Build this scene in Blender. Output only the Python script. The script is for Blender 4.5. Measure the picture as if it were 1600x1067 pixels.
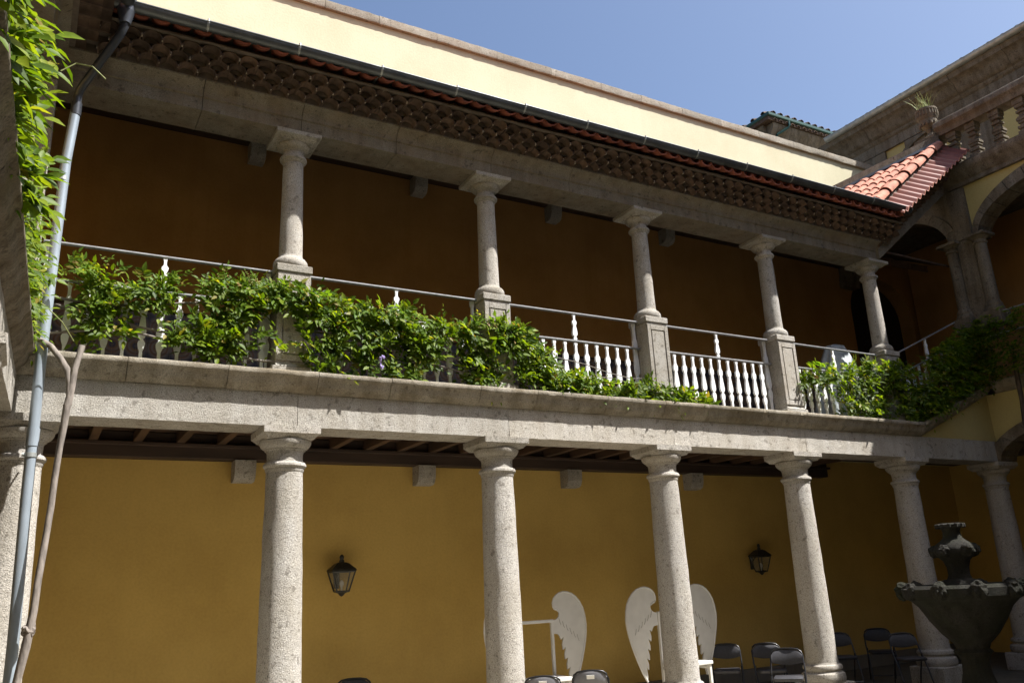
import bpy, bmesh, math, random
import numpy as np
from mathutils import Vector, Matrix, noise
random.seed(7); rng = np.random.default_rng(7)
SC = bpy.context.scene
for o in list(bpy.data.objects): bpy.data.objects.remove(o)
COL = SC.collection
R = math.radians

# ------------------------------------------------------------------ camera, light
cam = bpy.data.cameras.new('camera'); camo = bpy.data.objects.new('camera', cam); COL.objects.link(camo)
cr = Vector((0.8693646, -0.49184933, -0.04784805)); cu = Vector((-0.09851266, -0.26737429, 0.95854382)); cf = Vector((0.48425247, 0.82861042, 0.28089912))
m = Matrix((cr, cu, -cf)).transposed().to_4x4(); m.translation = Vector((0.2520178, -8.9877178, 1.6583223))
camo.matrix_world = m
cam.sensor_width = 36; cam.lens = 1302.89 / 1600 * 36; cam.clip_start = 0.05; cam.clip_end = 3000
SC.camera = camo

SUN_AZ = Vector((0.737, -0.676, 0)); SUN_EL = R(55.8)
w = bpy.data.worlds.new('World'); SC.world = w; w.use_nodes = True
nt = w.node_tree; nt.nodes.clear()
sky = nt.nodes.new('ShaderNodeTexSky'); sky.sky_type = 'NISHITA'; sky.sun_disc = False
sky.sun_elevation = SUN_EL; sky.sun_rotation = math.atan2(0.737, -0.676); sky.air_density = 1.0; sky.dust_density = 3.6; sky.ozone_density = 4.0; sky.altitude = 50
bg = nt.nodes.new('ShaderNodeBackground'); bg.inputs[1].default_value = 0.08
ow = nt.nodes.new('ShaderNodeOutputWorld'); nt.links.new(sky.outputs[0], bg.inputs[0]); nt.links.new(bg.outputs[0], ow.inputs[0])
sl = bpy.data.lights.new('sun', 'SUN'); sl.energy = 5.0; sl.angle = R(0.53); sl.color = (1.0, 0.965, 0.915)
so = bpy.data.objects.new('sun', sl); COL.objects.link(so)
sd = Vector((SUN_AZ.x * math.cos(SUN_EL), SUN_AZ.y * math.cos(SUN_EL), math.sin(SUN_EL)))
so.rotation_euler = sd.to_track_quat('Z', 'Y').to_euler(); so.location = (10, -20, 30)
vs = SC.view_settings; vs.view_transform = 'Standard'; vs.look = 'None'; vs.exposure = 1.27; vs.gamma = 1.0; vs.use_curve_mapping = False
SC.render.engine = 'CYCLES'
SC.cycles.max_bounces = 8; SC.cycles.diffuse_bounces = 5

GZ = -0.15   # ground level

# ------------------------------------------------------------------ materials
def newmat(name):
    M = bpy.data.materials.new(name); M.use_nodes = True
    n = M.node_tree; b = n.nodes['Principled BSDF']; return M, n, b
def N(n, t, **k):
    x = n.nodes.new(t)
    for a, v in k.items():
        if hasattr(x, a): setattr(x, a, v)
        else: x.inputs[a].default_value = v
    return x
def ramp(n, fac, stops):
    r = n.nodes.new('ShaderNodeValToRGB'); e = r.color_ramp.elements
    while len(e) < len(stops): e.new(0.5)
    for i, (p, c) in enumerate(stops):
        e[i].position = p; e[i].color = (*c, 1)
    n.links.new(fac, r.inputs[0]); return r
def mixc(n, fac, a, b, mode='MIX'):
    x = n.nodes.new('ShaderNodeMix'); x.data_type = 'RGBA'; x.blend_type = mode
    for s, v in ((0, fac), (6, a), (7, b)):
        if isinstance(v, (int, float)): x.inputs[s].default_value = v
        elif isinstance(v, tuple): x.inputs[s].default_value = (*v, 1)
        else: n.links.new(v, x.inputs[s])
    return x.outputs[2]
def pos(n):
    return n.nodes.new('ShaderNodeNewGeometry').outputs['Position']

def granite(name, base=(0.43, 0.39, 0.335), dark=0.55, rough_bump=0.6, stain=(0.2, 0.17, 0.12), stain_amt=0.45, scale=1.0, grime=0.0):
    M, n, b = newmat(name); p = pos(n)
    sp = N(n, 'ShaderNodeTexNoise'); sp.inputs['Scale'].default_value = 95 * scale; sp.inputs['Detail'].default_value = 3; n.links.new(p, sp.inputs['Vector'])
    r1 = ramp(n, sp.outputs[0], [(0.33, tuple(c * (1 - dark) for c in base)), (0.41, tuple(c * 0.86 for c in base)), (0.55, base), (0.70, tuple(min(c * 1.28, .8) for c in base))])
    gr = N(n, 'ShaderNodeTexVoronoi'); gr.inputs['Scale'].default_value = 120 * scale; n.links.new(p, gr.inputs['Vector'])
    r2 = ramp(n, gr.outputs['Color'], [(0.0, (0.55, 0.53, 0.5)), (0.25, (0.95, .95, .95)), (1.0, (1.08, 1.06, 1.03))])
    c = mixc(n, 0.7, r1.outputs[0], r2.outputs[0], 'MULTIPLY')
    big = N(n, 'ShaderNodeTexNoise'); big.inputs['Scale'].default_value = 2.2; big.inputs['Detail'].default_value = 6; big.inputs['Roughness'].default_value = .65; n.links.new(p, big.inputs['Vector'])
    r3 = ramp(n, big.outputs[0], [(0.42, (0, 0, 0)), (0.68, (1, 1, 1))])
    mm = N(n, 'ShaderNodeMath', operation='MULTIPLY'); n.links.new(r3.outputs[0], mm.inputs[0]); mm.inputs[1].default_value = stain_amt
    c = mixc(n, mm.outputs[0], c, stain)
    pk = N(n, 'ShaderNodeTexNoise'); pk.inputs['Scale'].default_value = 14; pk.inputs['Detail'].default_value = 4; n.links.new(p, pk.inputs['Vector'])
    r4 = ramp(n, pk.outputs[0], [(0.31, (0.35, 0.33, 0.3)), (0.40, (1, 1, 1))])
    c = mixc(n, 0.6, c, r4.outputs[0], 'MULTIPLY')
    if grime > 0:
        mp = N(n, 'ShaderNodeMapping'); mp.inputs['Scale'].default_value = (5, 5, .5); n.links.new(p, mp.inputs['Vector'])
        gm = N(n, 'ShaderNodeTexNoise'); gm.inputs['Scale'].default_value = 1.6; gm.inputs['Detail'].default_value = 5; n.links.new(mp.outputs[0], gm.inputs['Vector'])
        r5 = ramp(n, gm.outputs[0], [(0.4, (1, 1, 1)), (0.66, (.42, .38, .31))])
        c = mixc(n, grime, c, r5.outputs[0], 'MULTIPLY')
    oi = n.nodes.new('ShaderNodeObjectInfo'); r6 = ramp(n, oi.outputs['Random'], [(0, (.86, .85, .82)), (.5, (1, 1, 1)), (1, (1.1, 1.08, 1.05))])
    c = mixc(n, 1.0, c, r6.outputs[0], 'MULTIPLY')
    mp2 = N(n, 'ShaderNodeMapping'); mp2.inputs['Scale'].default_value = (4, 4, 1.1); n.links.new(p, mp2.inputs['Vector'])
    sm2 = N(n, 'ShaderNodeTexNoise'); sm2.inputs['Scale'].default_value = 1.2; sm2.inputs['Detail'].default_value = 6; n.links.new(mp2.outputs[0], sm2.inputs['Vector'])
    r7 = ramp(n, sm2.outputs[0], [(.36, (1.05, 1.05, 1.05)), (.66, (.82, .79, .73))]); c = mixc(n, .6, c, r7.outputs[0], 'MULTIPLY')
    n.links.new(c, b.inputs['Base Color']); b.inputs['Roughness'].default_value = 0.92; b.inputs['Specular IOR Level'].default_value = .25
    bn = N(n, 'ShaderNodeTexNoise'); bn.inputs['Scale'].default_value = 90 * scale; bn.inputs['Detail'].default_value = 5; bn.inputs['Roughness'].default_value = .7; n.links.new(p, bn.inputs['Vector'])
    bl = N(n, 'ShaderNodeTexNoise'); bl.inputs['Scale'].default_value = 11 * scale; bl.inputs['Detail'].default_value = 6; bl.inputs['Roughness'].default_value = .75; n.links.new(p, bl.inputs['Vector'])
    ma = N(n, 'ShaderNodeMath', operation='MULTIPLY_ADD'); n.links.new(bl.outputs[0], ma.inputs[0]); ma.inputs[1].default_value = 1.3; n.links.new(bn.outputs[0], ma.inputs[2])
    bp = N(n, 'ShaderNodeBump'); bp.inputs['Strength'].default_value = rough_bump; bp.inputs['Distance'].default_value = 0.018
    n.links.new(ma.outputs[0], bp.inputs['Height']); n.links.new(bp.outputs[0], b.inputs['Normal'])
    return M

def plaster(name, col, col2=None, var=.3, bump=.15, streak=0.0, streakcol=(.3, .24, .14)):
    M, n, b = newmat(name); p = pos(n)
    if col2 is None: col2 = tuple(c * .82 for c in col)
    a = N(n, 'ShaderNodeTexNoise'); a.inputs['Scale'].default_value = 1.1; a.inputs['Detail'].default_value = 7; a.inputs['Roughness'].default_value = .6; n.links.new(p, a.inputs['Vector'])
    r = ramp(n, a.outputs[0], [(0.35, col2), (0.62, col)])
    c = mixc(n, var, col, r.outputs[0])
    f = N(n, 'ShaderNodeTexNoise'); f.inputs['Scale'].default_value = 30; f.inputs['Detail'].default_value = 4; n.links.new(p, f.inputs['Vector'])
    r2 = ramp(n, f.outputs[0], [(0.3, (.92, .91, .89)), (0.6, (1.03, 1.03, 1.02))])
    c = mixc(n, .7, c, r2.outputs[0], 'MULTIPLY')
    if streak > 0:
        mp = N(n, 'ShaderNodeMapping'); mp.inputs['Scale'].default_value = (6, 6, .35); n.links.new(p, mp.inputs['Vector'])
        g = N(n, 'ShaderNodeTexNoise'); g.inputs['Scale'].default_value = 1.3; g.inputs['Detail'].default_value = 5; n.links.new(mp.outputs[0], g.inputs['Vector'])
        r3 = ramp(n, g.outputs[0], [(0.5, (0, 0, 0)), (0.78, (streak,) * 3)])
        c = mixc(n, r3.outputs[0], c, streakcol)
    n.links.new(c, b.inputs['Base Color']); b.inputs['Roughness'].default_value = .95; b.inputs['Specular IOR Level'].default_value = .2
    bp = N(n, 'ShaderNodeBump'); bp.inputs['Strength'].default_value = bump; bp.inputs['Distance'].default_value = .02
    n.links.new(f.outputs[0], bp.inputs['Height']); n.links.new(bp.outputs[0], b.inputs['Normal'])
    return M

def simple(name, col, rough=.5, metal=0.0, var=.2, scale=20, bump=.1, objrand=0.0, spec=.5, stretch=(1, 1, 1)):
    M, n, b = newmat(name); p = pos(n)
    mp = N(n, 'ShaderNodeMapping'); mp.inputs['Scale'].default_value = stretch; n.links.new(p, mp.inputs['Vector'])
    a = N(n, 'ShaderNodeTexNoise'); a.inputs['Scale'].default_value = scale; a.inputs['Detail'].default_value = 5; n.links.new(mp.outputs[0], a.inputs['Vector'])
    r = ramp(n, a.outputs[0], [(0.3, tuple(c * (1 - var) for c in col)), (0.65, tuple(min(1, c * (1 + var * .6)) for c in col))])
    c = r.outputs[0]
    if objrand > 0:
        oi = n.nodes.new('ShaderNodeObjectInfo')
        r2 = ramp(n, oi.outputs['Random'], [(0, (1 - objrand,) * 3), (.5, (1, 1, 1)), (1, (1 + objrand, 1 + objrand * .8, 1 + objrand * .6))])
        c = mixc(n, 1.0, c, r2.outputs[0], 'MULTIPLY')
    n.links.new(c, b.inputs['Base Color']); b.inputs['Roughness'].default_value = rough; b.inputs['Metallic'].default_value = metal; b.inputs['Specular IOR Level'].default_value = spec
    if bump > 0:
        bp = N(n, 'ShaderNodeBump'); bp.inputs['Strength'].default_value = bump; bp.inputs['Distance'].default_value = .01
        n.links.new(a.outputs[0], bp.inputs['Height']); n.links.new(bp.outputs[0], b.inputs['Normal'])
    return M

def leafmat(name, cols, trans=.45):
    M, n, b = newmat(name)
    g = n.nodes.new('ShaderNodeNewGeometry'); oi = n.nodes.new('ShaderNodeObjectInfo')
    ad = N(n, 'ShaderNodeMath', operation='ADD'); n.links.new(g.outputs['Random Per Island'], ad.inputs[0]); n.links.new(oi.outputs['Random'], ad.inputs[1])
    fr = N(n, 'ShaderNodeMath', operation='FRACT'); n.links.new(ad.outputs[0], fr.inputs[0])
    r = ramp(n, fr.outputs[0], cols)
    ns = N(n, 'ShaderNodeTexNoise'); ns.inputs['Scale'].default_value = 45; n.links.new(g.outputs['Position'], ns.inputs['Vector'])
    rr = ramp(n, ns.outputs[0], [(.3, (.78, .8, .7)), (.65, (1.08, 1.05, 1))])
    c = mixc(n, .8, r.outputs[0], rr.outputs[0], 'MULTIPLY')
    n.links.new(c, b.inputs['Base Color']); b.inputs['Roughness'].default_value = .5; b.inputs['Specular IOR Level'].default_value = .22
    t = n.nodes.new('ShaderNodeBsdfTranslucent')
    tc = mixc(n, 1.0, c, (2.1, 1.95, .42), 'MULTIPLY'); n.links.new(tc, t.inputs[0])
    mx = n.nodes.new('ShaderNodeMixShader'); mx.inputs[0].default_value = trans
    n.links.new(b.outputs[0], mx.inputs[1]); n.links.new(t.outputs[0], mx.inputs[2])
    n.links.new(mx.outputs[0], n.nodes['Material Output'].inputs[0])
    return M

G_COL = granite('granite_column', (0.435, 0.42, 0.395), .7, .8, stain=(.3,.27,.21), stain_amt=.3)
G_BEAM = granite('granite_beam', (0.46, 0.445, 0.415), .7, .75, stain=(.3,.26,.2), stain_amt=.25, grime=.2)
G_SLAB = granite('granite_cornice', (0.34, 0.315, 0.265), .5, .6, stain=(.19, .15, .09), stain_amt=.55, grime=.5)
G_UP = granite('granite_upper', (0.39, 0.377, 0.352), .6, .45, stain=(.2, .16, .1), stain_amt=.4)
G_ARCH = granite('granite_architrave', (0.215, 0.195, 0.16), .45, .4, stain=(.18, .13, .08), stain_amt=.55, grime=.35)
G_OLD = granite('granite_weathered_and_shade', (0.20, 0.175, 0.14), .45, .5, stain=(.13, .1, .06), stain_amt=.6, scale=.6, grime=.6)  # weathered stone; also stands in for shade on the left wing cornice
G_COP = granite('granite_coping', (0.33, 0.305, 0.26), .6, .7, stain=(.24, .17, .10), stain_amt=.25)
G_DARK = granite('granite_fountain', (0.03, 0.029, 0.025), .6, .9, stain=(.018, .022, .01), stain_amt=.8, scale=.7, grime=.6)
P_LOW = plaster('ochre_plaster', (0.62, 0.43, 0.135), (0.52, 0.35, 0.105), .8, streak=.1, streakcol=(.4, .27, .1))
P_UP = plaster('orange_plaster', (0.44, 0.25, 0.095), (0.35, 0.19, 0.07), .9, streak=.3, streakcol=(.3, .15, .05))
P_CREAM = plaster('cream_plaster', (0.52, 0.495, 0.36), (0.47, 0.44, 0.31), .9, .12, streak=.3, streakcol=(.5, .42, .3))
P_YEL = plaster('yellow_plaster', (0.44, 0.37, 0.16), (0.38, 0.31, 0.13), .5, .1, streak=.25, streakcol=(.4, .32, .15))
P_GREY = plaster('grey_skirting', (0.22, 0.2, 0.17), (0.17, .155, .13), .8, .2, streak=.5, streakcol=(.1, .09, .08))
WOOD = simple('dark_timber', (0.075, 0.042, 0.024), .7, var=.45, scale=8, bump=.3, objrand=.2, stretch=(1, .12, 1))
WOODX = simple('dark_wall_plate', (0.05, 0.03, 0.02), .7, var=.4, scale=8, bump=.3, stretch=(.12, 1, 1))
CLAY = simple('clay_tile', (0.24, 0.075, 0.045), .8, var=.3, scale=14, bump=.25, objrand=.22, spec=.25)
CLAYL = simple('pink_clay_tile', (0.40, 0.17, 0.115), .8, var=.35, scale=12, bump=.2, objrand=.14, spec=.25)
CLAYO = simple('weathered_eave_tile', (0.10, 0.068, 0.05), .9, var=.4, scale=12, bump=.35, objrand=.3, spec=.2)
MORT = simple('lime_mortar', (0.125, 0.10, 0.08), .95, var=.3, scale=9, bump=.4, spec=.2)
MORTL = simple('pale_mortar', (0.34, 0.29, 0.23), .95, var=.3, scale=30, bump=.2, spec=.2)
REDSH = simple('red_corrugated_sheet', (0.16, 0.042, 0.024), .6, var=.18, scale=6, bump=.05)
ZINC = simple('dark_zinc_gutter', (0.10, 0.108, 0.115), .42, .6, var=.25, scale=5, bump=.03)
ZINCL = simple('pale_zinc', (0.36, 0.38, 0.37), .45, .5, var=.25, scale=6, bump=.05)
PIPE = simple('grey_painted_pipe', (0.30, 0.35, 0.40), .33, .25, var=.22, scale=7, bump=.04, stretch=(1, 1, .3))
PIPED = simple('dark_pipe', (0.06, 0.065, 0.075), .28, .3, var=.2, scale=7, bump=.03)
WHITE = simple('white_painted_board', (0.78, 0.79, 0.80), .5, var=.08, scale=25, bump=.05)
IRON = simple('grey_iron_rail', (0.34, 0.345, 0.355), .4, .3, var=.2, scale=20, bump=.05)
WHITEP = simple('white_panel', (0.60, 0.59, 0.56), .55, var=.06, scale=8, bump=.03)
BLACK = simple('black_vinyl', (0.04, 0.04, 0.046), .55, var=.2, scale=30, bump=.05, spec=.3)
VINYL_GLARE = simple('vinyl_sun_glare', (0.15, 0.15, 0.165), .5, var=.1, scale=30, bump=.05)  # black vinyl paled to paint in the glare of direct sun
BLKM = simple('black_steel', (0.02, 0.02, 0.022), .3, .4, var=.2, scale=30, bump=.02)
PAPER = simple('white_paper', (0.8, 0.8, 0.78), .8, var=.04, scale=10, bump=0)
LANT = simple('lantern_iron', (0.05, 0.05, 0.048), .45, .5, var=.3, scale=30, bump=.1)
GREEN = simple('dark_green_paint', (0.008, 0.055, 0.042), .35, var=.2, scale=9, bump=.03)
TRUNK = simple('vine_bark', (0.185, 0.16, 0.14), .9, var=.45, scale=22, bump=.8, stretch=(1, 1, .35))
TRUNKD = simple('dark_vine_bark', (0.07, 0.05, 0.035), .9, var=.45, scale=22, bump=.8, stretch=(1, 1, .35))
TWIG = simple('green_twig', (0.22, 0.24, 0.08), .7, var=.3, scale=30)
FAB = simple('grey_canvas', (0.42, 0.46, 0.47), .8, var=.15, scale=12, bump=.15)
DOORM = simple('dark_door_wood', (0.02, 0.014, 0.01), .7, var=.4, scale=5, bump=.2, stretch=(1, 1, .1))
LILAC = simple('wisteria_blossom', (0.35, 0.28, 0.55), .7, var=.3, scale=60)
GRASS = simple('pale_grass', (0.28, 0.33, 0.12), .7, var=.3, scale=30)
PAVE = granite('paving_granite', (0.13, 0.12, 0.10), .5, .5, stain_amt=.4)
PAVE_BOUNCE = granite('bounce_paving', (0.48, 0.44, 0.36), .5, .4, stain_amt=.2)  # floor made pale to bounce light up the ochre wall
LEAF = leafmat('wisteria_leaf', [(0, (.04, .08, .008)), (.35, (.075, .13, .011)), (.72, (.115, .18, .014)), (.95, (.18, .235, .022)), (1.0, (.24, .19, .05))])
LEAFY = leafmat('young_leaf', [(0, (.08, .16, .02)), (.5, (.13, .22, .03)), (.85, (.2, .25, .05)), (1.0, (.3, .2, .09))])
GL = bpy.data.materials.new('lantern_glass'); GL.use_nodes = True
gb = GL.node_tree.nodes['Principled BSDF']; gb.inputs['Base Color'].default_value = (.25, .25, .22, 1); gb.inputs['Roughness'].default_value = .12; gb.inputs['Alpha'].default_value = .25

def azulejo():
    M, n, b = newmat('patterned_tile'); p = pos(n)
    sx = n.nodes.new('ShaderNodeSeparateXYZ'); n.links.new(p, sx.inputs[0])
    def cell(o):
        a = N(n, 'ShaderNodeMath', operation='MULTIPLY'); n.links.new(o, a.inputs[0]); a.inputs[1].default_value = 1 / .28
        f = N(n, 'ShaderNodeMath', operation='FRACT'); n.links.new(a.outputs[0], f.inputs[0])
        s = N(n, 'ShaderNodeMath', operation='SUBTRACT'); n.links.new(f.outputs[0], s.inputs[0]); s.inputs[1].default_value = .5
        return s.outputs[0]
    cx, cz = cell(sx.outputs[0]), cell(sx.outputs[2])
    cb = n.nodes.new('ShaderNodeCombineXYZ'); n.links.new(cx, cb.inputs[0]); n.links.new(cz, cb.inputs[1])
    ln = N(n, 'ShaderNodeVectorMath', operation='LENGTH'); n.links.new(cb.outputs[0], ln.inputs[0])
    r = ramp(n, ln.outputs['Value'], [(0.0, (.4, .42, .5)), (.1, (.06, .09, .25)), (.2, (.45, .3, .14)), (.3, (.5, .5, .52)), (.38, (.35, .17, .08)), (.45, (.45, .46, .5)), (.6, (.07, .09, .22))])
    c = mixc(n, 1.0, r.outputs[0], (.42, .34, .30), 'MULTIPLY')
    n.links.new(c, b.inputs['Base Color']); b.inputs['Roughness'].default_value = .3
    return M
AZ = azulejo()

# ------------------------------------------------------------------ mesh helpers
class MB:
    def __init__(s): s.v = []; s.f = []
    def add(s, vs_, fs):
        k = len(s.v); s.v += [tuple(v) for v in vs_]; s.f += [tuple(i + k for i in f) for f in fs]; return s
    def box(s, x0, x1, y0, y1, z0, z1, b=0.0):
        if b <= 0:
            return s.add([(x, y, z) for x in (x0, x1) for y in (y0, y1) for z in (z0, z1)], [(0, 1, 3, 2), (4, 6, 7, 5), (0, 4, 5, 1), (2, 3, 7, 6), (0, 2, 6, 4), (1, 5, 7, 3)])
        bm = bmesh.new(); bmesh.ops.create_cube(bm, size=1)
        for v in bm.verts: v.co = ((x0 + x1) / 2 + v.co.x * (x1 - x0), (y0 + y1) / 2 + v.co.y * (y1 - y0), (z0 + z1) / 2 + v.co.z * (z1 - z0))
        bmesh.ops.bevel(bm, geom=bm.edges[:], offset=b, segments=1, affect='EDGES')
        bm.verts.index_update(); s.add([v.co[:] for v in bm.verts], [[v.index for v in f.verts] for f in bm.faces]); bm.free(); return s
    def prism(s, prof, axis, a0, a1, seg=None, wob=0.0, seed=0):
        """profile of (u,z) extruded along x (u=y) or y (u=x); seg = step length, wob = uneven edges"""
        nseg = 1 if not seg else max(1, int(abs(a1 - a0) / seg)); n = len(prof); V = []
        for i in range(nseg + 1):
            t = a0 + (a1 - a0) * i / nseg
            for j, (u, z) in enumerate(prof):
                if wob:
                    q = Vector((t * 9 + seed, j * 3.7, 0)); q2 = Vector((t * 2.2 + seed, j * 7.1, 5))
                    du = noise.noise(q) * wob + noise.noise(q2) * wob; dz = noise.noise(q + Vector((0, 0, 9))) * wob + noise.noise(q2 + Vector((0, 0, 9))) * wob
                else: du = dz = 0
                V.append((t, u + du, z + dz) if axis == 'x' else (u + du, t, z + dz))
        F = []
        for i in range(nseg):
            for j in range(n):
                k = (j + 1) % n; F.append((i * n + j, i * n + k, (i + 1) * n + k, (i + 1) * n + j))
        F.append(tuple(range(n))[::-1]); F.append(tuple(nseg * n + j for j in range(n)))
        return s.add(V, F)
    def lathe(s, prof, cx=0, cy=0, n=32, wob=0.0, seed=0):
        V = []; F = []
        for r, z in prof:
            for i in range(n):
                a = 2 * math.pi * i / n; rr = r
                if wob: rr += noise.noise(Vector((math.cos(a) * 3 + seed, math.sin(a) * 3, z * 4))) * wob
                V.append((cx + rr * math.cos(a), cy + rr * math.sin(a), z))
        for k in range(len(prof) - 1):
            for i in range(n):
                j = (i + 1) % n; F.append((k * n + i, k * n + j, (k + 1) * n + j, (k + 1) * n + i))
        F.append(tuple(range(n))[::-1]); F.append(tuple((len(prof) - 1) * n + i for i in range(n)))
        return s.add(V, F)
    def tube(s, pts, r, n=8, wob=0.0, cap=True):
        pts = [Vector(p) for p in pts]; rs = r if isinstance(r, (list, tuple)) else [r] * len(pts); V = []; F = []
        ref = Vector((0.31, .17, .93)).normalized()
        for k, p in enumerate(pts):
            t = (pts[min(k + 1, len(pts) - 1)] - pts[max(k - 1, 0)]).normalized()
            a = t.cross(ref)
            if a.length < .05: a = t.cross(Vector((1, 0, 0)))
            a.normalize(); b = t.cross(a)
            for i in range(n):
                g = 2 * math.pi * i / n; rr = rs[k]
                if wob: rr *= 1 + wob * noise.noise(p * 14 + Vector((i * 1.7, 0, 0)))
                V.append(p + a * math.cos(g) * rr + b * math.sin(g) * rr)
        for k in range(len(pts) - 1):
            for i in range(n):
                j = (i + 1) % n; F.append((k * n + i, k * n + j, (k + 1) * n + j, (k + 1) * n + i))
        if cap: F.append(tuple(range(n))[::-1]); F.append(tuple((len(pts) - 1) * n + i for i in range(n)))
        return s.add(V, F)
    def flat(s, outline, y0, y1):
        """closed outline of (x,z) given thickness in y"""
        n = len(outline); V = [(x, y0, z) for x, z in outline] + [(x, y1, z) for x, z in outline]
        F = [tuple(range(n)), tuple(range(2 * n - 1, n - 1, -1))] + [(i, (i + 1) % n, n + (i + 1) % n, n + i)[::-1] for i in range(n)]
        return s.add(V, F)
    def mesh(s, name, mat, smooth=None):
        me = bpy.data.meshes.new(name); me.from_pydata(s.v, [], s.f); me.materials.append(mat)
        bm = bmesh.new(); bm.from_mesh(me); bmesh.ops.recalc_face_normals(bm, faces=bm.faces); bm.to_mesh(me); bm.free()
        if smooth:
            me.polygons.foreach_set('use_smooth', [True] * len(me.polygons))
            try: me.set_sharp_from_angle(angle=R(smooth))
            except Exception: pass
        me.update(); return me
    def build(s, name, mat, parent=None, smooth=None, kind=None, label=None):
        return link(name, s.mesh(name, mat, smooth), parent, kind, label)
def link(name, data, parent=None, kind=None, label=None, mw=None):
    o = bpy.data.objects.new(name, data); COL.objects.link(o)
    if parent is not None: o.parent = parent
    if mw is not None: o.matrix_basis = mw
    if kind: o['kind'] = kind
    if label: o['label'] = label
    return o
def thing(name, label, cat, loc=(0, 0, 0), rz=0, group=None):
    o = bpy.data.objects.new(name, None); COL.objects.link(o); o.location = loc; o.rotation_euler = (0, 0, rz)
    o.empty_display_size = .1; o['label'] = label; o['category'] = cat
    if group: o['group'] = group
    return o
def tag(o, label, cat, group=None):
    o['label'] = label; o['category'] = cat
    if group: o['group'] = group
    return o
def copy_tree(o, parent=None):
    c = o.copy(); COL.objects.link(c)
    if parent is not None: c.parent = parent
    for ch in list(o.children): copy_tree(ch, c)
    return c
def place(o, loc, rz=None, label=None):
    o.location = loc
    if rz is not None: o.rotation_euler = (0, 0, rz)
    if label: o['label'] = label
    return o

S = 2.6
COLX = [0.13] + [S * i for i in range(1, 7)]

# ------------------------------------------------------------------ ground
MB().add([(-300, -300, GZ - .02), (300, -300, GZ - .02), (300, 300, GZ - .02), (-300, 300, GZ - .02)], [(0, 1, 2, 3)]).build('ground', PAVE, kind='structure')
MB().box(-4, 9.8, -1.9, 3.4, GZ - .3, GZ, .01).build('gallery_floor', PAVE_BOUNCE, kind='structure')  # pale stretch of floor, acts as a reflector for the wall
MB().box(9.805, 20, -1.9, 3.4, GZ - .3, GZ, .01).build('gallery_floor', PAVE, kind='structure')  # same floor coloured dark here to cut bounce light at the right

# ------------------------------------------------------------------ lower columns
def lower_column():
    t = thing('stone_column', '', 'column', group='granite columns of the lower arcade')
    MB().box(-.30, .30, -.30, .30, GZ, .14, .015).build('plinth', G_COL, t)
    prof = [(.285, .14), (.30, .17), (.305, .21), (.295, .255), (.265, .275), (.25, .285), (.247, .30), (.27, .315), (.275, .34), (.265, .365), (.235, .38), (.228, .40)]
    MB().lathe(prof, n=40, wob=.006).build('base', G_COL, t, 40)
    prof = [(.226, .40), (.222, .46)] + [(.222 - .03 * ((z - .46) / 2.44) ** 1.5, z) for z in np.linspace(.5, 2.93, 22)]
    MB().lathe(prof, n=40, wob=.007).build('shaft', G_COL, t, 40)
    prof = [(.19, 2.93), (.20, 2.945), (.204, 2.96), (.204, 2.975), (.212, 2.98), (.226, 2.995), (.226, 3.015), (.212, 3.035), (.192, 3.042), (.188, 3.06), (.19, 3.13), (.20, 3.16), (.215, 3.165), (.218, 3.18), (.232, 3.185), (.255, 3.205), (.272, 3.235), (.275, 3.262), (.262, 3.275)]
    MB().lathe(prof, n=40, wob=.004).build('capital', G_COL, t, 35)
    pr = [(-.255, 3.272), (-.262, 3.285), (-.285, 3.31), (-.30, 3.335)]
    b = MB(); V = []; F = []
    lev = [(.25, 3.272), (.258, 3.285), (.275, 3.30), (.292, 3.318), (.30, 3.322), (.302, 3.392)]
    for h, z in lev:
        for sx, sy in ((-1, -1), (1, -1), (1, 1), (-1, 1)): V.append((sx * h, sy * h, z))
    for k in range(len(lev) - 1):
        for i in range(4): j = (i + 1) % 4; F.append((4 * k + i, 4 * k + j, 4 * k + 4 + j, 4 * k + 4 + i))
    F += [(3, 2, 1, 0), tuple(4 * (len(lev) - 1) + i for i in range(4))]
    b.add(V, F).build('abacus', G_COL, t)
    return t
LC = ['granite column at the left end of the lower arcade, behind the grey downpipe', 'granite column left of the first wall lantern, second from the left below', 'lower granite column covering the left wing of a white winged chair',
      'lower granite column standing in front of the right white winged chair', 'lower granite column with black folding chairs on both sides', 'shaded lower granite column directly left of the fountain',
      'dark granite corner column behind and right of the fountain']
c0 = lower_column()
for i, x in enumerate(COLX):
    c = c0 if i == 0 else copy_tree(c0)
    place(c, (x, 0, 0), (i * 1.57) % 6.28, LC[i])
wing = lambda y: .17 + .034 * y          # the left wing runs very slightly askew
for k, (y, l) in enumerate([(-2.6, 'near left wing column cut off by the left picture edge')]):
    place(copy_tree(c0), (wing(y) - .36, y, 0), 1.57, l)

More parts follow.
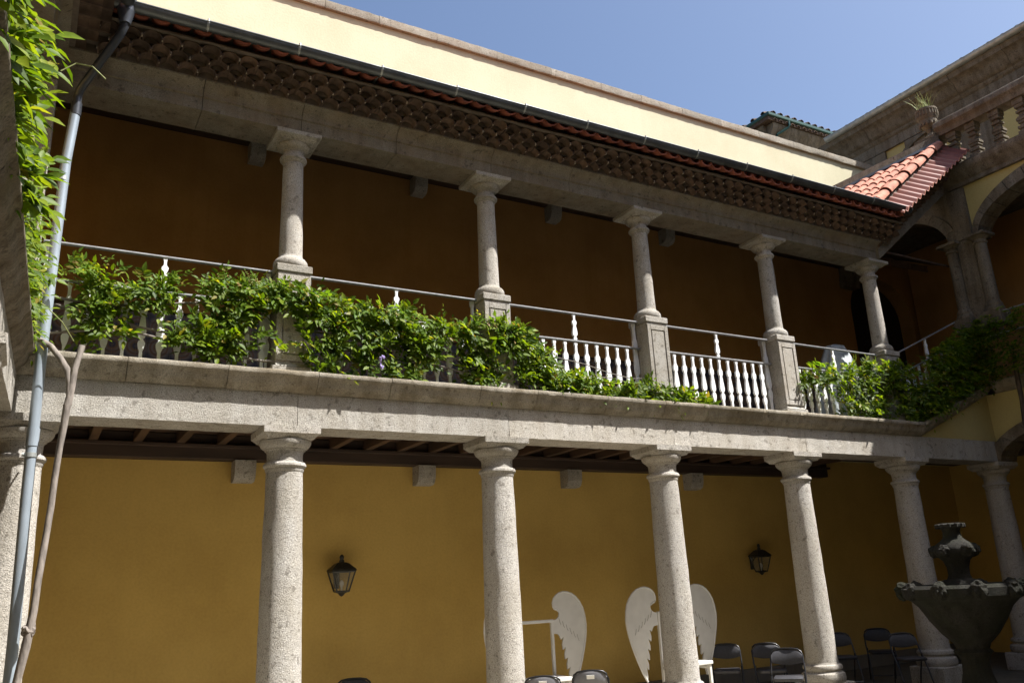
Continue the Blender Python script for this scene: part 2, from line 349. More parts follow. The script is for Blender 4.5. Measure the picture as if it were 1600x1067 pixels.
# ------------------------------------------------------------------ upper columns
def upper_column():
    t = thing('stone_column', '', 'column', group='granite columns of the upper gallery')
    ped = MB()
    ped.box(-.185, .185, -.185, .185, 4.09, 5.165, .006).box(-.235, .235, -.235, .235, 3.98, 4.06, .01)
    ped.prism([(-.235, 4.06), (-.185, 4.10), (.185, 4.10), (.235, 4.06)], 'x', -.185, .185)
    p = ped.build('pedestal', G_UP, t)
    f = MB()                                              # raised frame round the sunk front panel
    f.box(-.185, -.125, -.203, -.187, 4.13, 5.13, .003).box(.125, .185, -.203, -.187, 4.13, 5.13, .003)
    f.box(-.123, .123, -.203, -.187, 5.055, 5.13, .003).box(-.123, .123, -.203, -.187, 4.13, 4.20, .003)
    f.box(-.108, .108, -.199, -.187, 4.215, 5.04, .004)
    f.build('panel_frame', G_UP, t)
    MB().box(-.203, .203, -.203, .203, 5.167, 5.255, .008).build('cap_block', G_UP, t)
    prof = [(.18, 5.255), (.192, 5.27), (.197, 5.30), (.192, 5.335), (.172, 5.365), (.15, 5.38), (.137, 5.40), (.135, 5.42)]
    MB().lathe(prof, n=36, wob=.003).build('base', G_UP, t, 40)
    MB().lathe([(.134, 5.42)] + [(.133 - .016 * ((z - 5.42) / 1.2), z) for z in np.linspace(5.45, 6.60, 12)], n=36, wob=.003).build('shaft', G_UP, t, 40)
    prof = [(.117, 6.60), (.128, 6.608), (.132, 6.622), (.136, 6.63), (.155, 6.642), (.158, 6.66), (.15, 6.678), (.122, 6.688), (.118, 6.70), (.118, 6.74), (.128, 6.748), (.132, 6.76), (.16, 6.775), (.185, 6.80), (.195, 6.825), (.19, 6.84)]
    MB().lathe(prof, n=36, wob=.002).build('capital', G_UP, t, 35)
    b = MB(); V = []; F = []
    lev = [(.19, 6.835), (.20, 6.848), (.222, 6.865), (.25, 6.872), (.262, 6.88), (.265, 6.925)]
    for h, z in lev:
        for sx, sy in ((-1, -1), (1, -1), (1, 1), (-1, 1)): V.append((sx * h, sy * h, z))
    for k in range(len(lev) - 1):
        for i in range(4): j = (i + 1) % 4; F.append((4 * k + i, 4 * k + j, 4 * k + 4 + j, 4 * k + 4 + i))
    F += [(3, 2, 1, 0), tuple(4 * (len(lev) - 1) + i for i in range(4))]
    b.add(V, F).build('abacus', G_UP, t)
    return t
UC = ['leftmost upper gallery column, pedestal wrapped in climbing leaves', 'upper gallery column whose pedestal has the thickest leaf cover, second from left',
      'middle upper column with bare panelled pedestal rising above low leaves', 'upper column on a fully bare panelled pedestal, fourth from left', 'upper column at the right gallery corner where the stair rail begins']
u0 = upper_column()
for i in range(5):
    c = u0 if i == 0 else copy_tree(u0)
    place(c, (S * (i + 1), 0, 0), 0, UC[i])
# left corner pier
t = thing('corner_pier', 'shaded square granite pier at the left corner of the upper gallery', 'pier', (-.12, -.02, 0))
MB().box(-.2, .2, -.2, .2, 5.2, 6.925, .01).build('shaft', G_UP, t)
MB().box(-.22, .22, -.22, .22, 3.98, 5.197, .01).build('pedestal', G_UP, t)

# ------------------------------------------------------------------ lower beam, string cornice
t = thing('stone_beam', 'long granite beam resting on the lower columns, lower half sunlit', 'beam')
cuts = [-.35] + [S * i + .06 for i in range(1, 6)] + [15.42]
prof = [(-.2427, 3.395), (-.2427, 3.757), (.24, 3.757), (.24, 3.395)]
for i in range(len(cuts) - 1):
    MB().prism(prof, 'x', cuts[i] + .003, cuts[i + 1] - .003, .07, .0045, i * 13).build('beam_block', G_BEAM, t)
MB().prism([(-.2227, 3.40), (-.2227, 3.75), (.22, 3.75), (.22, 3.40)], 'x', -.3, 15.4).build('core', MORT, t)
t = thing('stone_cornice', 'projecting moulded granite cornice carrying the upper balustrade', 'cornice')
def cornprof(s=-1):
    return [(s * -.1, 3.76), (s * -.1, 3.976), (s * .385, 3.976), (s * .39, 3.968), (s * .39, 3.925), (s * .382, 3.915), (s * .36, 3.895), (s * .345, 3.86), (s * .335, 3.83), (s * .315, 3.805), (s * .29, 3.79), (s * .28, 3.776), (s * .262, 3.76)]
xs = [-.3, .95, 1.9]; x = 1.9
while x < 13.0:
    x += random.uniform(.75, 1.35); xs.append(min(x, 13.28))
xs[-1] = 13.28
for i in range(len(xs) - 1):
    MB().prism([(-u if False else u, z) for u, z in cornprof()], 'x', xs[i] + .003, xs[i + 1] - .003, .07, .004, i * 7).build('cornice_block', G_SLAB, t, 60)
MB().box(-3, 19, -.09, 2.49, 3.78, 3.97).build('upper_gallery_floor', WOODX, kind='structure')

# sloping string course of the stair bay, turning along the right wing
t = thing('stair_cornice', 'granite cornice rising with the stair at the right corner', 'cornice')
V = []; P = cornprof(); n_ = len(P); b = MB()
for (x, dz) in ((13.29, 0), (15.45, .86)):
    V += [(x, u, z + dz) for u, z in P]
b.add(V, [(j, (j + 1) % n_, n_ + (j + 1) % n_, n_ + j) for j in range(n_)] + [tuple(range(n_)), tuple(range(n_, 2 * n_))])
b.build('sloping_block', G_SLAB, t, 60)
xs_ = [-.4, -1.6, -2.9, -4.2, -5.6, -7, -8.5, -10]
for i in range(len(xs_) - 1):
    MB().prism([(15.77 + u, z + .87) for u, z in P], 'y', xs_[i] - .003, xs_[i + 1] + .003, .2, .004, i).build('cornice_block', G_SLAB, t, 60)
# triangular yellow wall beneath it
wv = [(13.35, 3.76), (15.5, 3.76), (15.5, 4.62)]
o = MB().flat([(13.3, 3.762), (15.497, 3.762), (15.497, 4.63), (13.31, 3.765)], -.225, -.12).build('stair_wall', P_YEL)
tag(o, 'triangular yellow wall between the sloping cornice and the beam', 'wall')

# ------------------------------------------------------------------ rear wall, ceilings
t = thing('gallery_wall', 'ochre plaster rear wall of the lower gallery with grey skirting', 'wall')
MB().box(-3, 19, 2.5, 2.9, .09, 3.78).build('wall_face', P_LOW, t)
MB().box(-3, 19, 2.47, 2.9, GZ, .085, .004).build('skirting', P_GREY, t)
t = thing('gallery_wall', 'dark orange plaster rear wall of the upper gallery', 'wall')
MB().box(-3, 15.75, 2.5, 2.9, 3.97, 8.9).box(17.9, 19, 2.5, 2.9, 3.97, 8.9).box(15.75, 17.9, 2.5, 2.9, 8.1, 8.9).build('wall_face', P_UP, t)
b = MB(); k = 14; V = []; F = []
for i in range(k + 1):
    a = math.pi * i / k; V += [(16.825 - 1.075 * math.cos(a), y, 7.2 + .88 * math.sin(a)) for y in (2.5, 2.9)] + [(16.825 - 1.075 * math.cos(a), y, 8.1) for y in (2.5, 2.9)]
for i in range(k):
    q = 4 * i; F += [(q, q + 4, q + 5, q + 1), (q, q + 2, q + 6, q + 4), (q + 1, q + 5, q + 7, q + 3)]
b.add(V, F).build('arch_head', P_UP, t)
MB().box(15.7, 17.95, 2.84, 2.89, 3.97, 8.2).build('door_leaf', DOORM, t)
b = MB()
px_, pz_ = .14, .14
for i in range(int(15.6 / px_)):
    for j in range(9):
        b.box(i * px_ + .002, (i + 1) * px_ - .002, 2.482, 2.497, 4.12 + j * pz_ + .002, 4.12 + (j + 1) * pz_ - .002)
o = b.build('tile', AZ, None, kind='stuff')
t = thing('tile_dado', 'patterned glazed tile dado low on the upper gallery wall behind the balusters', 'tiles'); o.parent = t
MB().box(0, 15.6, 2.47, 2.497, 5.385, 5.42, .004).build('cap_strip', WOODX, t)

t = thing('timber_ceiling', 'dark timber joist ceiling of the lower gallery', 'ceiling')
for i in range(27):
    x = .35 + i * .5
    MB().box(x - .05, x + .05, .245, 2.28, 3.60, 3.74, .006).build('joist', WOOD, t)
for i in range(14):
    MB().box(-.5 + i * 1.05, .545 + i * 1.05, .242, 2.495, 3.742, 3.772).build('board', WOOD, t)
MB().box(-.5, 13.9, 2.28, 2.495, 3.42, 3.738, .008).box(-.5, 13.9, 2.2, 2.278, 3.56, 3.6, .004).build('wall_plate', WOODX, t)
t = thing('timber_ceiling', 'dark sloping timber ceiling of the upper gallery', 'ceiling')
for i in range(30):
    x = .1 + i * .52
    b = MB(); b.add([(x + sx * .05, y, z) for sx in (-1, 1) for y, z in ((.24, 7.18), (2.3, 8.32), (2.3, 8.46), (.24, 7.32))], [(0, 1, 2, 3), (7, 6, 5, 4), (0, 4, 5, 1), (3, 2, 6, 7), (0, 3, 7, 4), (1, 5, 6, 2)])
    b.build('rafter', WOOD, t)
MB().add([(-3, .0, 7.26), (15.6, .0, 7.26), (15.6, 2.6, 8.62), (-3, 2.6, 8.62), (-3, .0, 7.30), (15.6, .0, 7.30), (15.6, 2.6, 8.66), (-3, 2.6, 8.66)], [(0, 1, 2, 3), (4, 5, 6, 7), (0, 1, 5, 4), (3, 2, 6, 7)]).build('boarding', WOOD, t)
MB().box(-.5, 15.6, 2.28, 2.495, 8.13, 8.36, .008).build('wall_plate', WOODX, t)

def corbel(w, d, z0, z1):
    y = 2.495; pr = [(y, z0), (y - d * .55, z0), (y - d * .8, z0 + .03), (y - d * .95, z0 + .1), (y - d, z1 - .07), (y - d, z1), (y, z1)]
    return MB().prism(pr, 'x', -w / 2, w / 2)
def corbels(z0, z1, w, names, grp, mat):
    p0 = corbel(w, .24, z0, z1).build('stone_corbel', mat)
    for i, nm in enumerate(names):
        c = p0 if i == 0 else p0.copy()
        if i: COL.objects.link(c)
        c.location = (S * (i + 1) + .08, 0, 0); tag(c, nm, 'corbel', grp)
corbels(3.14, 3.418, .27, ['stone corbel just left of the first full lower column, under the timber plate', 'stone corbel high on the ochre wall between lantern and second full column', 'stone corbel above the gap between the two white winged chairs', 'stone corbel on the ochre wall up left of the small far lantern'], 'stone corbels under the lower ceiling', G_BEAM)
corbels(7.84, 8.128, .22, ['dim stone corbel left of the leftmost upper column capital', 'dim stone corbel in the second upper bay', 'dim stone corbel in the third upper bay', 'dim stone corbel in the fourth upper bay'], 'stone corbels of the upper gallery', G_UP)

# far end of the lower gallery
t = thing('end_wall', 'ochre end wall of the lower gallery with a dark doorway behind the fountain', 'wall')
MB().box(18.2, 18.5, -.1, 2.499, GZ, 3.76).box(18.2, 18.5, -1.3, -.1, 2.75, 3.76).box(18.2, 18.5, -9, -1.3, GZ, 3.76).build('wall_face', P_LOW, t)
MB().box(18.42, 18.48, -1.3, -.1, GZ, 2.75).build('door', DOORM, t)
o = MB().box(18.14, 18.198, .32, .6, 2.5, 2.85, .01).build('junction_box', WHITEP); tag(o, 'small grey junction box on the dark end wall', 'box')

# ------------------------------------------------------------------ balustrade
bal_pts = [(0, .017), (.2, .015), (.235, .026), (.27, .033), (.31, .036), (.335, .026), (.35, .015), (.365, .012), (.385, .03), (.42, .041), (.47, .040), (.56, .031), (.64, .022), (.675, .019), (.69, .03), (.73, .037), (.775, .036), (.805, .022), (.83, .016), (.93, .015), (.965, .024), (.985, .024), (1.0, .02)]
def bal_outline(z0, z1, pts=bal_pts):
    L = [(w, z0 + (z1 - z0) * f) for f, w in pts]
    return L + [(-w, z) for w, z in reversed(L)]
small_pts = [(0, .026), (.06, .026), (.1, .015), (.13, .012), (.17, .03), (.23, .038), (.32, .036), (.46, .026), (.56, .018), (.6, .028), (.66, .034), (.71, .034), (.75, .02), (.79, .014), (.9, .014), (.96, .022), (1, .024)]
bal_me = MB().flat(bal_outline(3.98, 4.795), -.016, .016).mesh('baluster', WHITE)
tall_me = MB().flat(bal_outline(4.83, 5.195, small_pts), -.016, .016).mesh('baluster_top', WHITE)
side_me = MB().flat(bal_outline(3.98, 5.195), -.016, .016).mesh('end_post', WHITE)
def railing(x0, x1, label, full=True):
    t = thing('balustrade', label, 'balustrade', group='white balustrade bays of the upper gallery')
    MB().box(x0, x1, -.028, .028, 5.197, 5.215, .003).build('top_rail', IRON, t)
    MB().box(x0, x1, -.028, .028, 4.80, 4.82, .003).build('lower_rail', IRON, t)
    c = (x0 + x1) / 2; n = int((x1 - x0 - .2) / .174); n += (n % 2 == 0)
    for i in range(n):
        link('baluster', bal_me, t, mw=Matrix.Translation((c + (i - (n - 1) / 2) * .174, 0, 0)))
    link('post_finial', tall_me, t, mw=Matrix.Translation((c, 0, 0)))
    for x in (x0 + .045, x1 - .045): link('end_post', side_me, t, mw=Matrix.Translation((x, .05, 0)))
    return t
BL = ['white balustrade bay at the far left, thickly covered by climbing leaves', 'second white balustrade bay from left, almost hidden in leaves with a lilac blossom',
      'white balustrade bay half covered by leaves, right half of balusters bare', 'white balustrade bay with nearly all balusters bare', 'short balustrade bay in front of the grey cover at the right corner']
for i in range(5):
    x0 = (COLX[i] + .19) if i else .12
    railing(x0, COLX[i + 1] - .19, BL[i])
# stair rail
t = thing('stair_railing', 'dark shaded stair railing rising from the corner column', 'railing')
def skew_box(x0, x1, z0, z1, h, mat, nm):
    MB().add([(x0, -.028, z0), (x1, -.028, z1), (x1, .028, z1), (x0, .028, z0), (x0, -.028, z0 + h), (x1, -.028, z1 + h), (x1, .028, z1 + h), (x0, .028, z0 + h)], [(0, 1, 2, 3), (4, 5, 6, 7), (0, 1, 5, 4), (1, 2, 6, 5), (2, 3, 7, 6), (3, 0, 4, 7)]).build(nm, mat, t)
skew_box(13.2, 15.45, 5.20, 6.13, .02, IRON, 'top_rail'); skew_box(13.2, 15.45, 4.81, 5.74, .02, IRON, 'lower_rail')
for i in range(11):
    x = 13.4 + i * .19
    link('baluster', bal_me, t, mw=Matrix.Translation((x, 0, (x - 13.2) * .413 + .01)))
link('post_finial', tall_me, t, mw=Matrix.Translation((14.3, 0, .46)))
t = thing('wing_railing', 'dark iron rail of the right wing above shaded foliage', 'railing')
MB().box(15.42, 15.47, -4, -.85, 6.06, 6.08, .003).build('top_rail', IRON, t)
MB().box(15.42, 15.47, -4, -.5, 5.66, 5.68, .003).build('lower_rail', IRON, t)
rot90 = Matrix.Rotation(R(90), 4, 'Z')

# ------------------------------------------------------------------ architrave, tiled eave, roof, gutter
t = thing('stone_architrave', 'shaded granite architrave above the upper columns', 'beam')
cuts = [-.3, 1.5] + [v for i in range(1, 5) for v in (S * i - .0 + (.02 if i % 2 else -.03), S * i + 1.22)] + [13.02]
cuts = sorted(c for c in set(cuts)); 
pa = [(-.24, 6.925), (-.24, 7.075), (-.262, 7.085), (-.262, 7.11), (-.275, 7.15), (-.31, 7.19), (-.36, 7.215), (-.375, 7.225), (-.375, 7.245), (.22, 7.245), (.22, 6.925)]
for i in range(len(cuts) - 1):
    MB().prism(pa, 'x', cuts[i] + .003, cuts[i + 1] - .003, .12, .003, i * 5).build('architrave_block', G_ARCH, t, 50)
# left wing architrave (seen edge on, shaded)
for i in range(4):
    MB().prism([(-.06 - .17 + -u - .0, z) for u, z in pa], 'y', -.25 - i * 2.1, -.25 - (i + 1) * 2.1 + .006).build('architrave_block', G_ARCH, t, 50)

# barrel tile mesh: pointing along -y, opening below, origin at front end
def barrel(r0, r1, L, th=.014, n=8, drop=0.0):
    b = MB(); V = []; F = []
    for (y, r, z) in ((0, r0, 0), (L, r1, drop)):
        for rr in (r, r - th):
            for i in range(n + 1):
                a = math.pi * i / n; V.append((rr * math.cos(a), y, z + rr * .92 * math.sin(a)))
    m_ = n + 1
    for i in range(n):
        F += [(i, i + 1, 2 * m_ + i + 1, 2 * m_ + i), (m_ + i, 3 * m_ + i, 3 * m_ + i + 1, m_ + i + 1), (i, m_ + i, m_ + i + 1, i + 1), (2 * m_ + i, 2 * m_ + i + 1, 3 * m_ + i + 1, 3 * m_ + i)]
    F += [(0, 2 * m_, 3 * m_, m_), (n, m_ + n, 3 * m_ + n, 2 * m_ + n)]
    return b.add(V, F)
t = thing('tiled_eave', 'three rows of weathered scalloped clay tiles corbelled under the roof edge', 'eave')
em = barrel(.101, .084, .34).mesh('eave_tile', CLAYO, 45)
rows = [(-.47, 7.252, 0), (-.57, 7.322, .5), (-.67, 7.392, 0)]
for ri, (y, z, off) in enumerate(rows):
    for i in range(64):
        x = .5 + (i + off) * .2
        if x > 13.22 + ri * .02: continue
        link('eave_tile', em, t, mw=Matrix.Translation((x + random.uniform(-.007, .007), y + random.uniform(-.018, .014), z + random.uniform(-.007, .006))) @ Matrix.Rotation(random.uniform(-.06, .06), 4, 'Z') @ Matrix.Scale(random.uniform(.93, 1.03), 4))
b = MB()
for ri, (y, z, off) in enumerate(rows):
    for i in range(65):
        x = .4 + (i + off) * .2
        if x > 13.1: continue
        b.box(x - .008, x + .008, y + .004, y + .03, z - .004, z + .03 + random.uniform(-.012, .01), .004)
b.build('mortar_dab', MORTL, t, kind='stuff')
MB().box(.3, 13.3, -.37, .22, 7.247, 7.33).box(.3, 13.3, -.455, .2, 7.332, 7.40).box(.3, 13.3, -.545, .2, 7.402, 7.475).build('mortar_bed', MORT, t)
MB().box(.3, 13.2, -.70, -.45, 7.62, 7.70).build('mortar_bed', MORT, t)
MB().prism([(-.60, 7.476), (-.72, 7.476), (-.72, 7.49), (-.68, 7.515), (-.62, 7.56), (-.55, 7.66), (-.2, 7.66), (-.2, 7.478)], 'x', .3, 13.2, .15, .006).build('mortar_band', MORT, t)
# left wing eave, same kind of tiles turned
t2 = thing('tiled_eave', 'dark eave tiles of the left wing in the upper left corner', 'eave')
for ri, (y, z, off) in enumerate(rows):
    for i in range(12):
        yy = -.45 - (i + off) * .2
        link('eave_tile', em, t2, mw=Matrix.Translation((-y - .17, yy, z)) @ Matrix.Rotation(R(90), 4, 'Z'))
MB().box(-.6, .2, -6, -.1, 7.247, 7.33).box(-.6, .285, -6, -.1, 7.332, 7.40).box(-.6, .375, -6, -.1, 7.402, 7.50).build('mortar_bed', MORT, t2)

# main roof
t = thing('clay_roof', 'shallow clay tile roof behind the long dark gutter', 'roof')
MB().add([(-3, -.6, 7.58), (13.1, -.6, 7.58), (13.1, 2.95, 8.98), (-3, 2.95, 8.98), (-3, -.6, 7.53), (13.1, -.6, 7.53), (13.1, 2.95, 8.93), (-3, 2.95, 8.93)], [(0, 1, 2, 3), (7, 6, 5, 4), (0, 4, 5, 1), (1, 5, 6, 2), (2, 6, 7, 3), (3, 7, 4, 0)]).build('roof_deck', CLAY, t)
rm = barrel(.113, .10, .46, drop=.18).mesh('roof_tile', CLAY, 45)
chan = MB()
V = []; F = []
for k, (y, z) in enumerate(((-.90, 7.50), (-.45, 7.68))):
    for i in range(9):
        a = math.pi * i / 8; V.append((.085 * math.cos(a), y, z + .06 - .075 * math.sin(a)))
    for i in range(9):
        a = math.pi * i / 8; V.append((.098 * math.cos(a), y, z + .045 - .078 * math.sin(a)))
for i in range(8): F += [(i, i + 1, 18 + i + 1, 18 + i), (9 + i, 27 + i, 27 + i + 1, 9 + i + 1), (i, 9 + i, 9 + i + 1, i + 1)]
cm = MB().add(V, F).mesh('channel_tile', CLAY, 45)
for i in range(60):
    x = .55 + i * .21
    if x < 13.05:
        link('channel_tile', cm, t, mw=Matrix.Translation((x, .08 + random.uniform(-.012, .01), .035)))
        link('roof_tile', rm, t, mw=Matrix.Translation((x + .105, -.80 + random.uniform(-.012, .012), 7.575)))

# gutter (half round, with bead, joints and brackets)
def gutter_me(L, r=.072, n=12, axis='x'):
    b = MB(); V = []; F = []
    for x in (0, L):
        for rr in (r, r - .006):
            for i in range(n + 1):
                a = math.pi + math.pi * i / n
                V.append((x, rr * math.cos(a), rr * math.sin(a)))
    m_ = n + 1
    for i in range(n):
        F += [(i, i + 1, 2 * m_ + i + 1, 2 * m_ + i), (m_ + i, 3 * m_ + i, 3 * m_ + i + 1, m_ + i + 1), (i, m_ + i, m_ + i + 1, i + 1), (2 * m_ + i, 2 * m_ + i + 1, 3 * m_ + i + 1, 3 * m_ + i)]
    F += [(0, 2 * m_, 3 * m_, m_), (n, m_ + n, 3 * m_ + n, 2 * m_ + n)]
    b.add(V, F); b.tube([(0, -r, .004), (L, -r, .004)], .011, 8); return b
t = thing('roof_gutter', 'long dark zinc half-round gutter along the gallery roof', 'gutter')
GY, GZZ = -.835, 7.597
g0 = gutter_me(.985).mesh('gutter_length', ZINC, 60)
strap = MB()
for i in range(10):
    a0 = math.pi * (1 + i / 10.); a1 = math.pi * (1 + (i + 1) / 10.)
    strap.add([(x, rr * math.cos(a), rr * math.sin(a)) for x in (-.012, .012) for a in (a0, a1) for rr in (.0735, .0795)], [(0, 1, 3, 2), (4, 6, 7, 5), (0, 2, 6, 4), (1, 5, 7, 3), (0, 4, 5, 1), (2, 3, 7, 6)])
strap.box(-.012, .012, .07, .3, -.035, -.028); strap.tube([(0, -.082, -.01), (0, -.082, .02)], .012, 8)
sm = strap.mesh('gutter_bracket', ZINCL)
xg = .43
for i in range(13):
    L = .985 if i < 12 else .85
    link('gutter_length', g0, t, mw=Matrix.Translation((xg + i * .985, GY, GZZ + i * .008)) @ Matrix.Scale(L / .985, 4, (1, 0, 0)))
    link('gutter_bracket', sm, t, mw=Matrix.Translation((xg + i * .985, GY, GZZ + i * .008)))
MB().tube([(xg + 12.83, GY - .0, GZZ + .08), (xg + 12.845, GY, GZZ + .08)], .001).lathe([(.0, 0), (.001, .001)]).v
e_ = MB(); pts = [(xg + 12.835, GY + .075 * math.cos(math.pi + math.pi * i / 12), GZZ + .1 + .075 * math.sin(math.pi + math.pi * i / 12)) for i in range(13)]
e_.add(pts + [(x + .012, y, z) for x, y, z in pts], [tuple(range(13)), tuple(range(25, 12, -1))] + [(i, i + 1, 14 + i, 13 + i) for i in range(12)] + [(0, 13, 25, 12)]); e_.build('end_cap', ZINC, t)
t = thing('roof_gutter', 'dark gutter of the left wing meeting the long gutter at the corner', 'gutter')
for i in range(6): link('gutter_length', g0, t, mw=Matrix.Translation((.62, GY - .05 - i * .985, GZZ)) @ Matrix.Rotation(R(-90), 4, 'Z'))
MB().box(-2.6, .5, -7, -.4, 7.56, 7.60).build('roof_deck', CLAY, t)

# downpipe
t = thing('downpipe', 'pale grey metal downpipe at the left corner, running from gutter to ground', 'pipe')
MB().lathe([(.085, 7.50), (.092, 7.70), (.075, 7.70), (.07, 7.50)], .62, GY, 20).lathe([(.055, 7.36), (.058, 7.38), (.085, 7.50), (.05, 7.50)], .62, GY, 20).build('hopper', PIPED, t, 40)
MB().tube([(.62, GY, 7.41), (.62, GY + .01, 7.34), (.59, GY + .04, 7.25), (.33, -.53, 6.78), (.285, -.47, 6.70), (.275, -.45, 6.62), (.272, -.45, 6.5)], .042, 16).build('offset_bend', PIPED, t, 50)
MB().lathe([(.05, 6.42), (.051, 6.56), (.046, 6.56), (.046, 6.42)], .272, -.45, 20).build('collar', PIPED, t, 50)
MB().tube([(.272, -.45, 6.50), (.235, -.45, 5.9), (.215, -.45, 4.0), (.225, -.45, 2.6), (.25, -.45, 1.4), (.26, -.45, GZ)], .047, 20).build('pipe', PIPE, t, 50)
for z in (2.98, 5.7):
    MB().lathe([(.049, z - .02), (.054, z - .02), (.054, z + .02), (.049, z + .02)], .222, -.45, 20).tube([(.22, -.44, z), (.2, -.25, z)], .008).tube([(.17, -.47, z), (.15, -.47, z)], .02).build('pipe_clip', ZINCL, t, 50)
MB().lathe([(.049, 3.06), (.052, 3.06), (.052, 3.22), (.049, 3.22)], .222, -.45, 20).build('joint_sleeve', PIPE, t, 50)

# ------------------------------------------------------------------ stair bay roof (inclined)
zs = lambda x, y: 8.07 + .73 * (x - 13.2) + .3 * (y + .45)
t = thing('stair_beam', 'inclined granite beam rising over the stair bay to the arcade', 'beam')
b = MB(); pr = [(-.3, 0), (-.3, .25), (-.33, .28), (-.33, .33), (.15, .33), (.15, 0)]
V = [(x, u, z0 + dz) for x, z0 in ((12.99, 6.925), (15.42, 8.70)) for u, dz in [(p_[0], p_[1] * 1.35) for p_ in pr]]
b.add(V, [(j, (j + 1) % 6, 6 + (j + 1) % 6, 6 + j) for j in range(6)] + [tuple(range(6)), tuple(range(6, 12))]); b.build('beam_block', G_ARCH, t)
t = thing('stair_roof', 'steep little roof of sunlit pink tiles rising beside the arcade', 'roof')
# tiles in the lit triangle
kerb = [(13.35, 1.15), (15.24, -.45)]
pt_me = barrel(.096, .072, .34).mesh('pink_tile', CLAYL, 45)
dirv = Vector((1, 0, .73)).normalized(); up = Vector((-.73, -.3, 1)).normalized(); side = up.cross(dirv).normalized()
def frame(o_, d=dirv, u_=up):
    s_ = d.cross(u_).normalized(); m_ = Matrix((s_, d, s_.cross(d))).transposed().to_4x4(); m_.translation = o_; return m_
for r_ in range(9):
    y = -.28 + r_ * .19
    xend = 15.24 - (y + .45) / 1.6 * 1.89
    x = 12.6
    while x < xend:
        link('pink_tile', pt_me, t, mw=frame(Vector((x, y, zs(x, y) + .02 + random.uniform(-.004, .004)))))
        x += .24
MB().add([(12.5, -.5, zs(12.5, -.5)), (15.3, -.5, zs(15.3, -.5)), (15.24, -.45, zs(15.24, -.45)), (13.3, 1.2, zs(13.3, 1.2)), (12.5, 1.2, zs(12.5, 1.2)), (12.5, -.5, 7.5), (15.3, -.5, 8.9), (15.24, -.45, 8.9), (13.3, 1.2, 8.2), (12.5, 1.2, 7.5)],
         [(0, 1, 2, 3, 4), (9, 8, 7, 6, 5), (0, 5, 6, 1), (2, 7, 8, 3), (3, 8, 9, 4), (4, 9, 5, 0), (1, 6, 7, 2)]).build('roof_deck', MORT, t)
rt_me = barrel(.128, .10, .40).mesh('ridge_tile', CLAYL, 45)
for i in range(7):
    x = 12.95 + i * .335
    link('ridge_tile', rt_me, t, mw=frame(Vector((x, -.45, zs(x, -.45) + .06 + .012 * (i % 2)))))
# corrugated sheet from ridge to eave
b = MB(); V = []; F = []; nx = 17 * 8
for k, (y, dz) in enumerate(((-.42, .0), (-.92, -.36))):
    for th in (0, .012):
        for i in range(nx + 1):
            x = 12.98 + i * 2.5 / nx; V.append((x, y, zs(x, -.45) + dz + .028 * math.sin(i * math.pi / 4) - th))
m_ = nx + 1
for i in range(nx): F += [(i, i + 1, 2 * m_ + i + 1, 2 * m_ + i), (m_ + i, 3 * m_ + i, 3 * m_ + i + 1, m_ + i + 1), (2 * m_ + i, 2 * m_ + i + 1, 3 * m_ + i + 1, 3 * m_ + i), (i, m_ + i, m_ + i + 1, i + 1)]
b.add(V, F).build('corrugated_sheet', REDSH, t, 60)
b = MB()
b.tube([(12.98 + i * 2.5 / nx, -.925, zs(12.98 + i * 2.5 / nx, -.45) - .366 + .028 * math.sin(i * math.pi / 4)) for i in range(nx + 1)], .008, 5); b.build('sheet_edge', CLAYL, t)
for ri in range(3):
    for i in range(14):
        x = 13.05 + i * .17 + (.085 if ri == 1 else 0)
        link('eave_tile', em, t, mw=Matrix.Translation((x, -.45 - .1 * ri, zs(x, -.45) - .70 + .09 * ri)) @ Matrix.Scale(.8, 4))
MB().add([(x, y, zs(x, -.45) + dz) for x in (13.0, 15.4) for y, dz in ((-.33, -.78), (-.42, -.62), (-.6, -.42), (-.5, -.40), (.1, -.40), (.1, -.78))], [(j, (j + 1) % 6, 6 + (j + 1) % 6, 6 + j) for j in range(6)] + [tuple(range(6)), tuple(range(6, 12))]).build('mortar_bed', CLAYO, t)
# stone kerb behind the roof
t = thing('stone_kerb', 'sloping stone kerb along the top of the pink tile roof', 'kerb')
def slopebar(p0, p1, hw, h, mat, nm, par):
    p0, p1 = Vector(p0), Vector(p1); d = (p1 - p0); s_ = Vector((d.y, -d.x, 0)).normalized() * hw; u_ = Vector((0, 0, h))
    MB().add([p0 - s_, p0 + s_, p1 + s_, p1 - s_, p0 - s_ + u_, p0 + s_ + u_, p1 + s_ + u_, p1 - s_ + u_], [(3, 2, 1, 0), (4, 5, 6, 7), (0, 1, 5, 4), (1, 2, 6, 5), (2, 3, 7, 6), (3, 0, 4, 7)]).build(nm, mat, par)
kp0 = Vector((13.2, 1.28, 8.62)); kp1 = Vector((15.35, -.42, 9.72))
for i in range(3):
    a_ = kp0.lerp(kp1, i / 3 + .001); c_ = kp0.lerp(kp1, (i + 1) / 3 - .001)
    slopebar(a_, c_, .07, .17, G_OLD, 'kerb_block', t)
slopebar(kp0 + Vector((-.06, -.07, -.02)), kp1 + Vector((-.06, -.07, -.02)), .02, .05, ZINC, 'flashing', t)

# ------------------------------------------------------------------ parapet wall behind the roof
t = thing('parapet_wall', 'bright cream parapet wall above the gallery roof with granite coping', 'wall')
MB().box(-2, 18.4, 3.0, 3.5, 8.6, 11.34).build('wall_face', P_CREAM, t)
x = -2; i = 0
while x < 18.3:
    L = random.uniform(.95, 1.35); x1 = min(x + L, 18.45)
    MB().prism([(2.94, 11.345), (2.93, 11.38), (2.935, 11.50), (3.0, 11.53), (3.5, 11.53), (3.56, 11.345)], 'x', x + .003, x1 - .003, .09, .008, i * 3).build('coping_stone', G_COP, t, 40)
    x = x1; i += 1

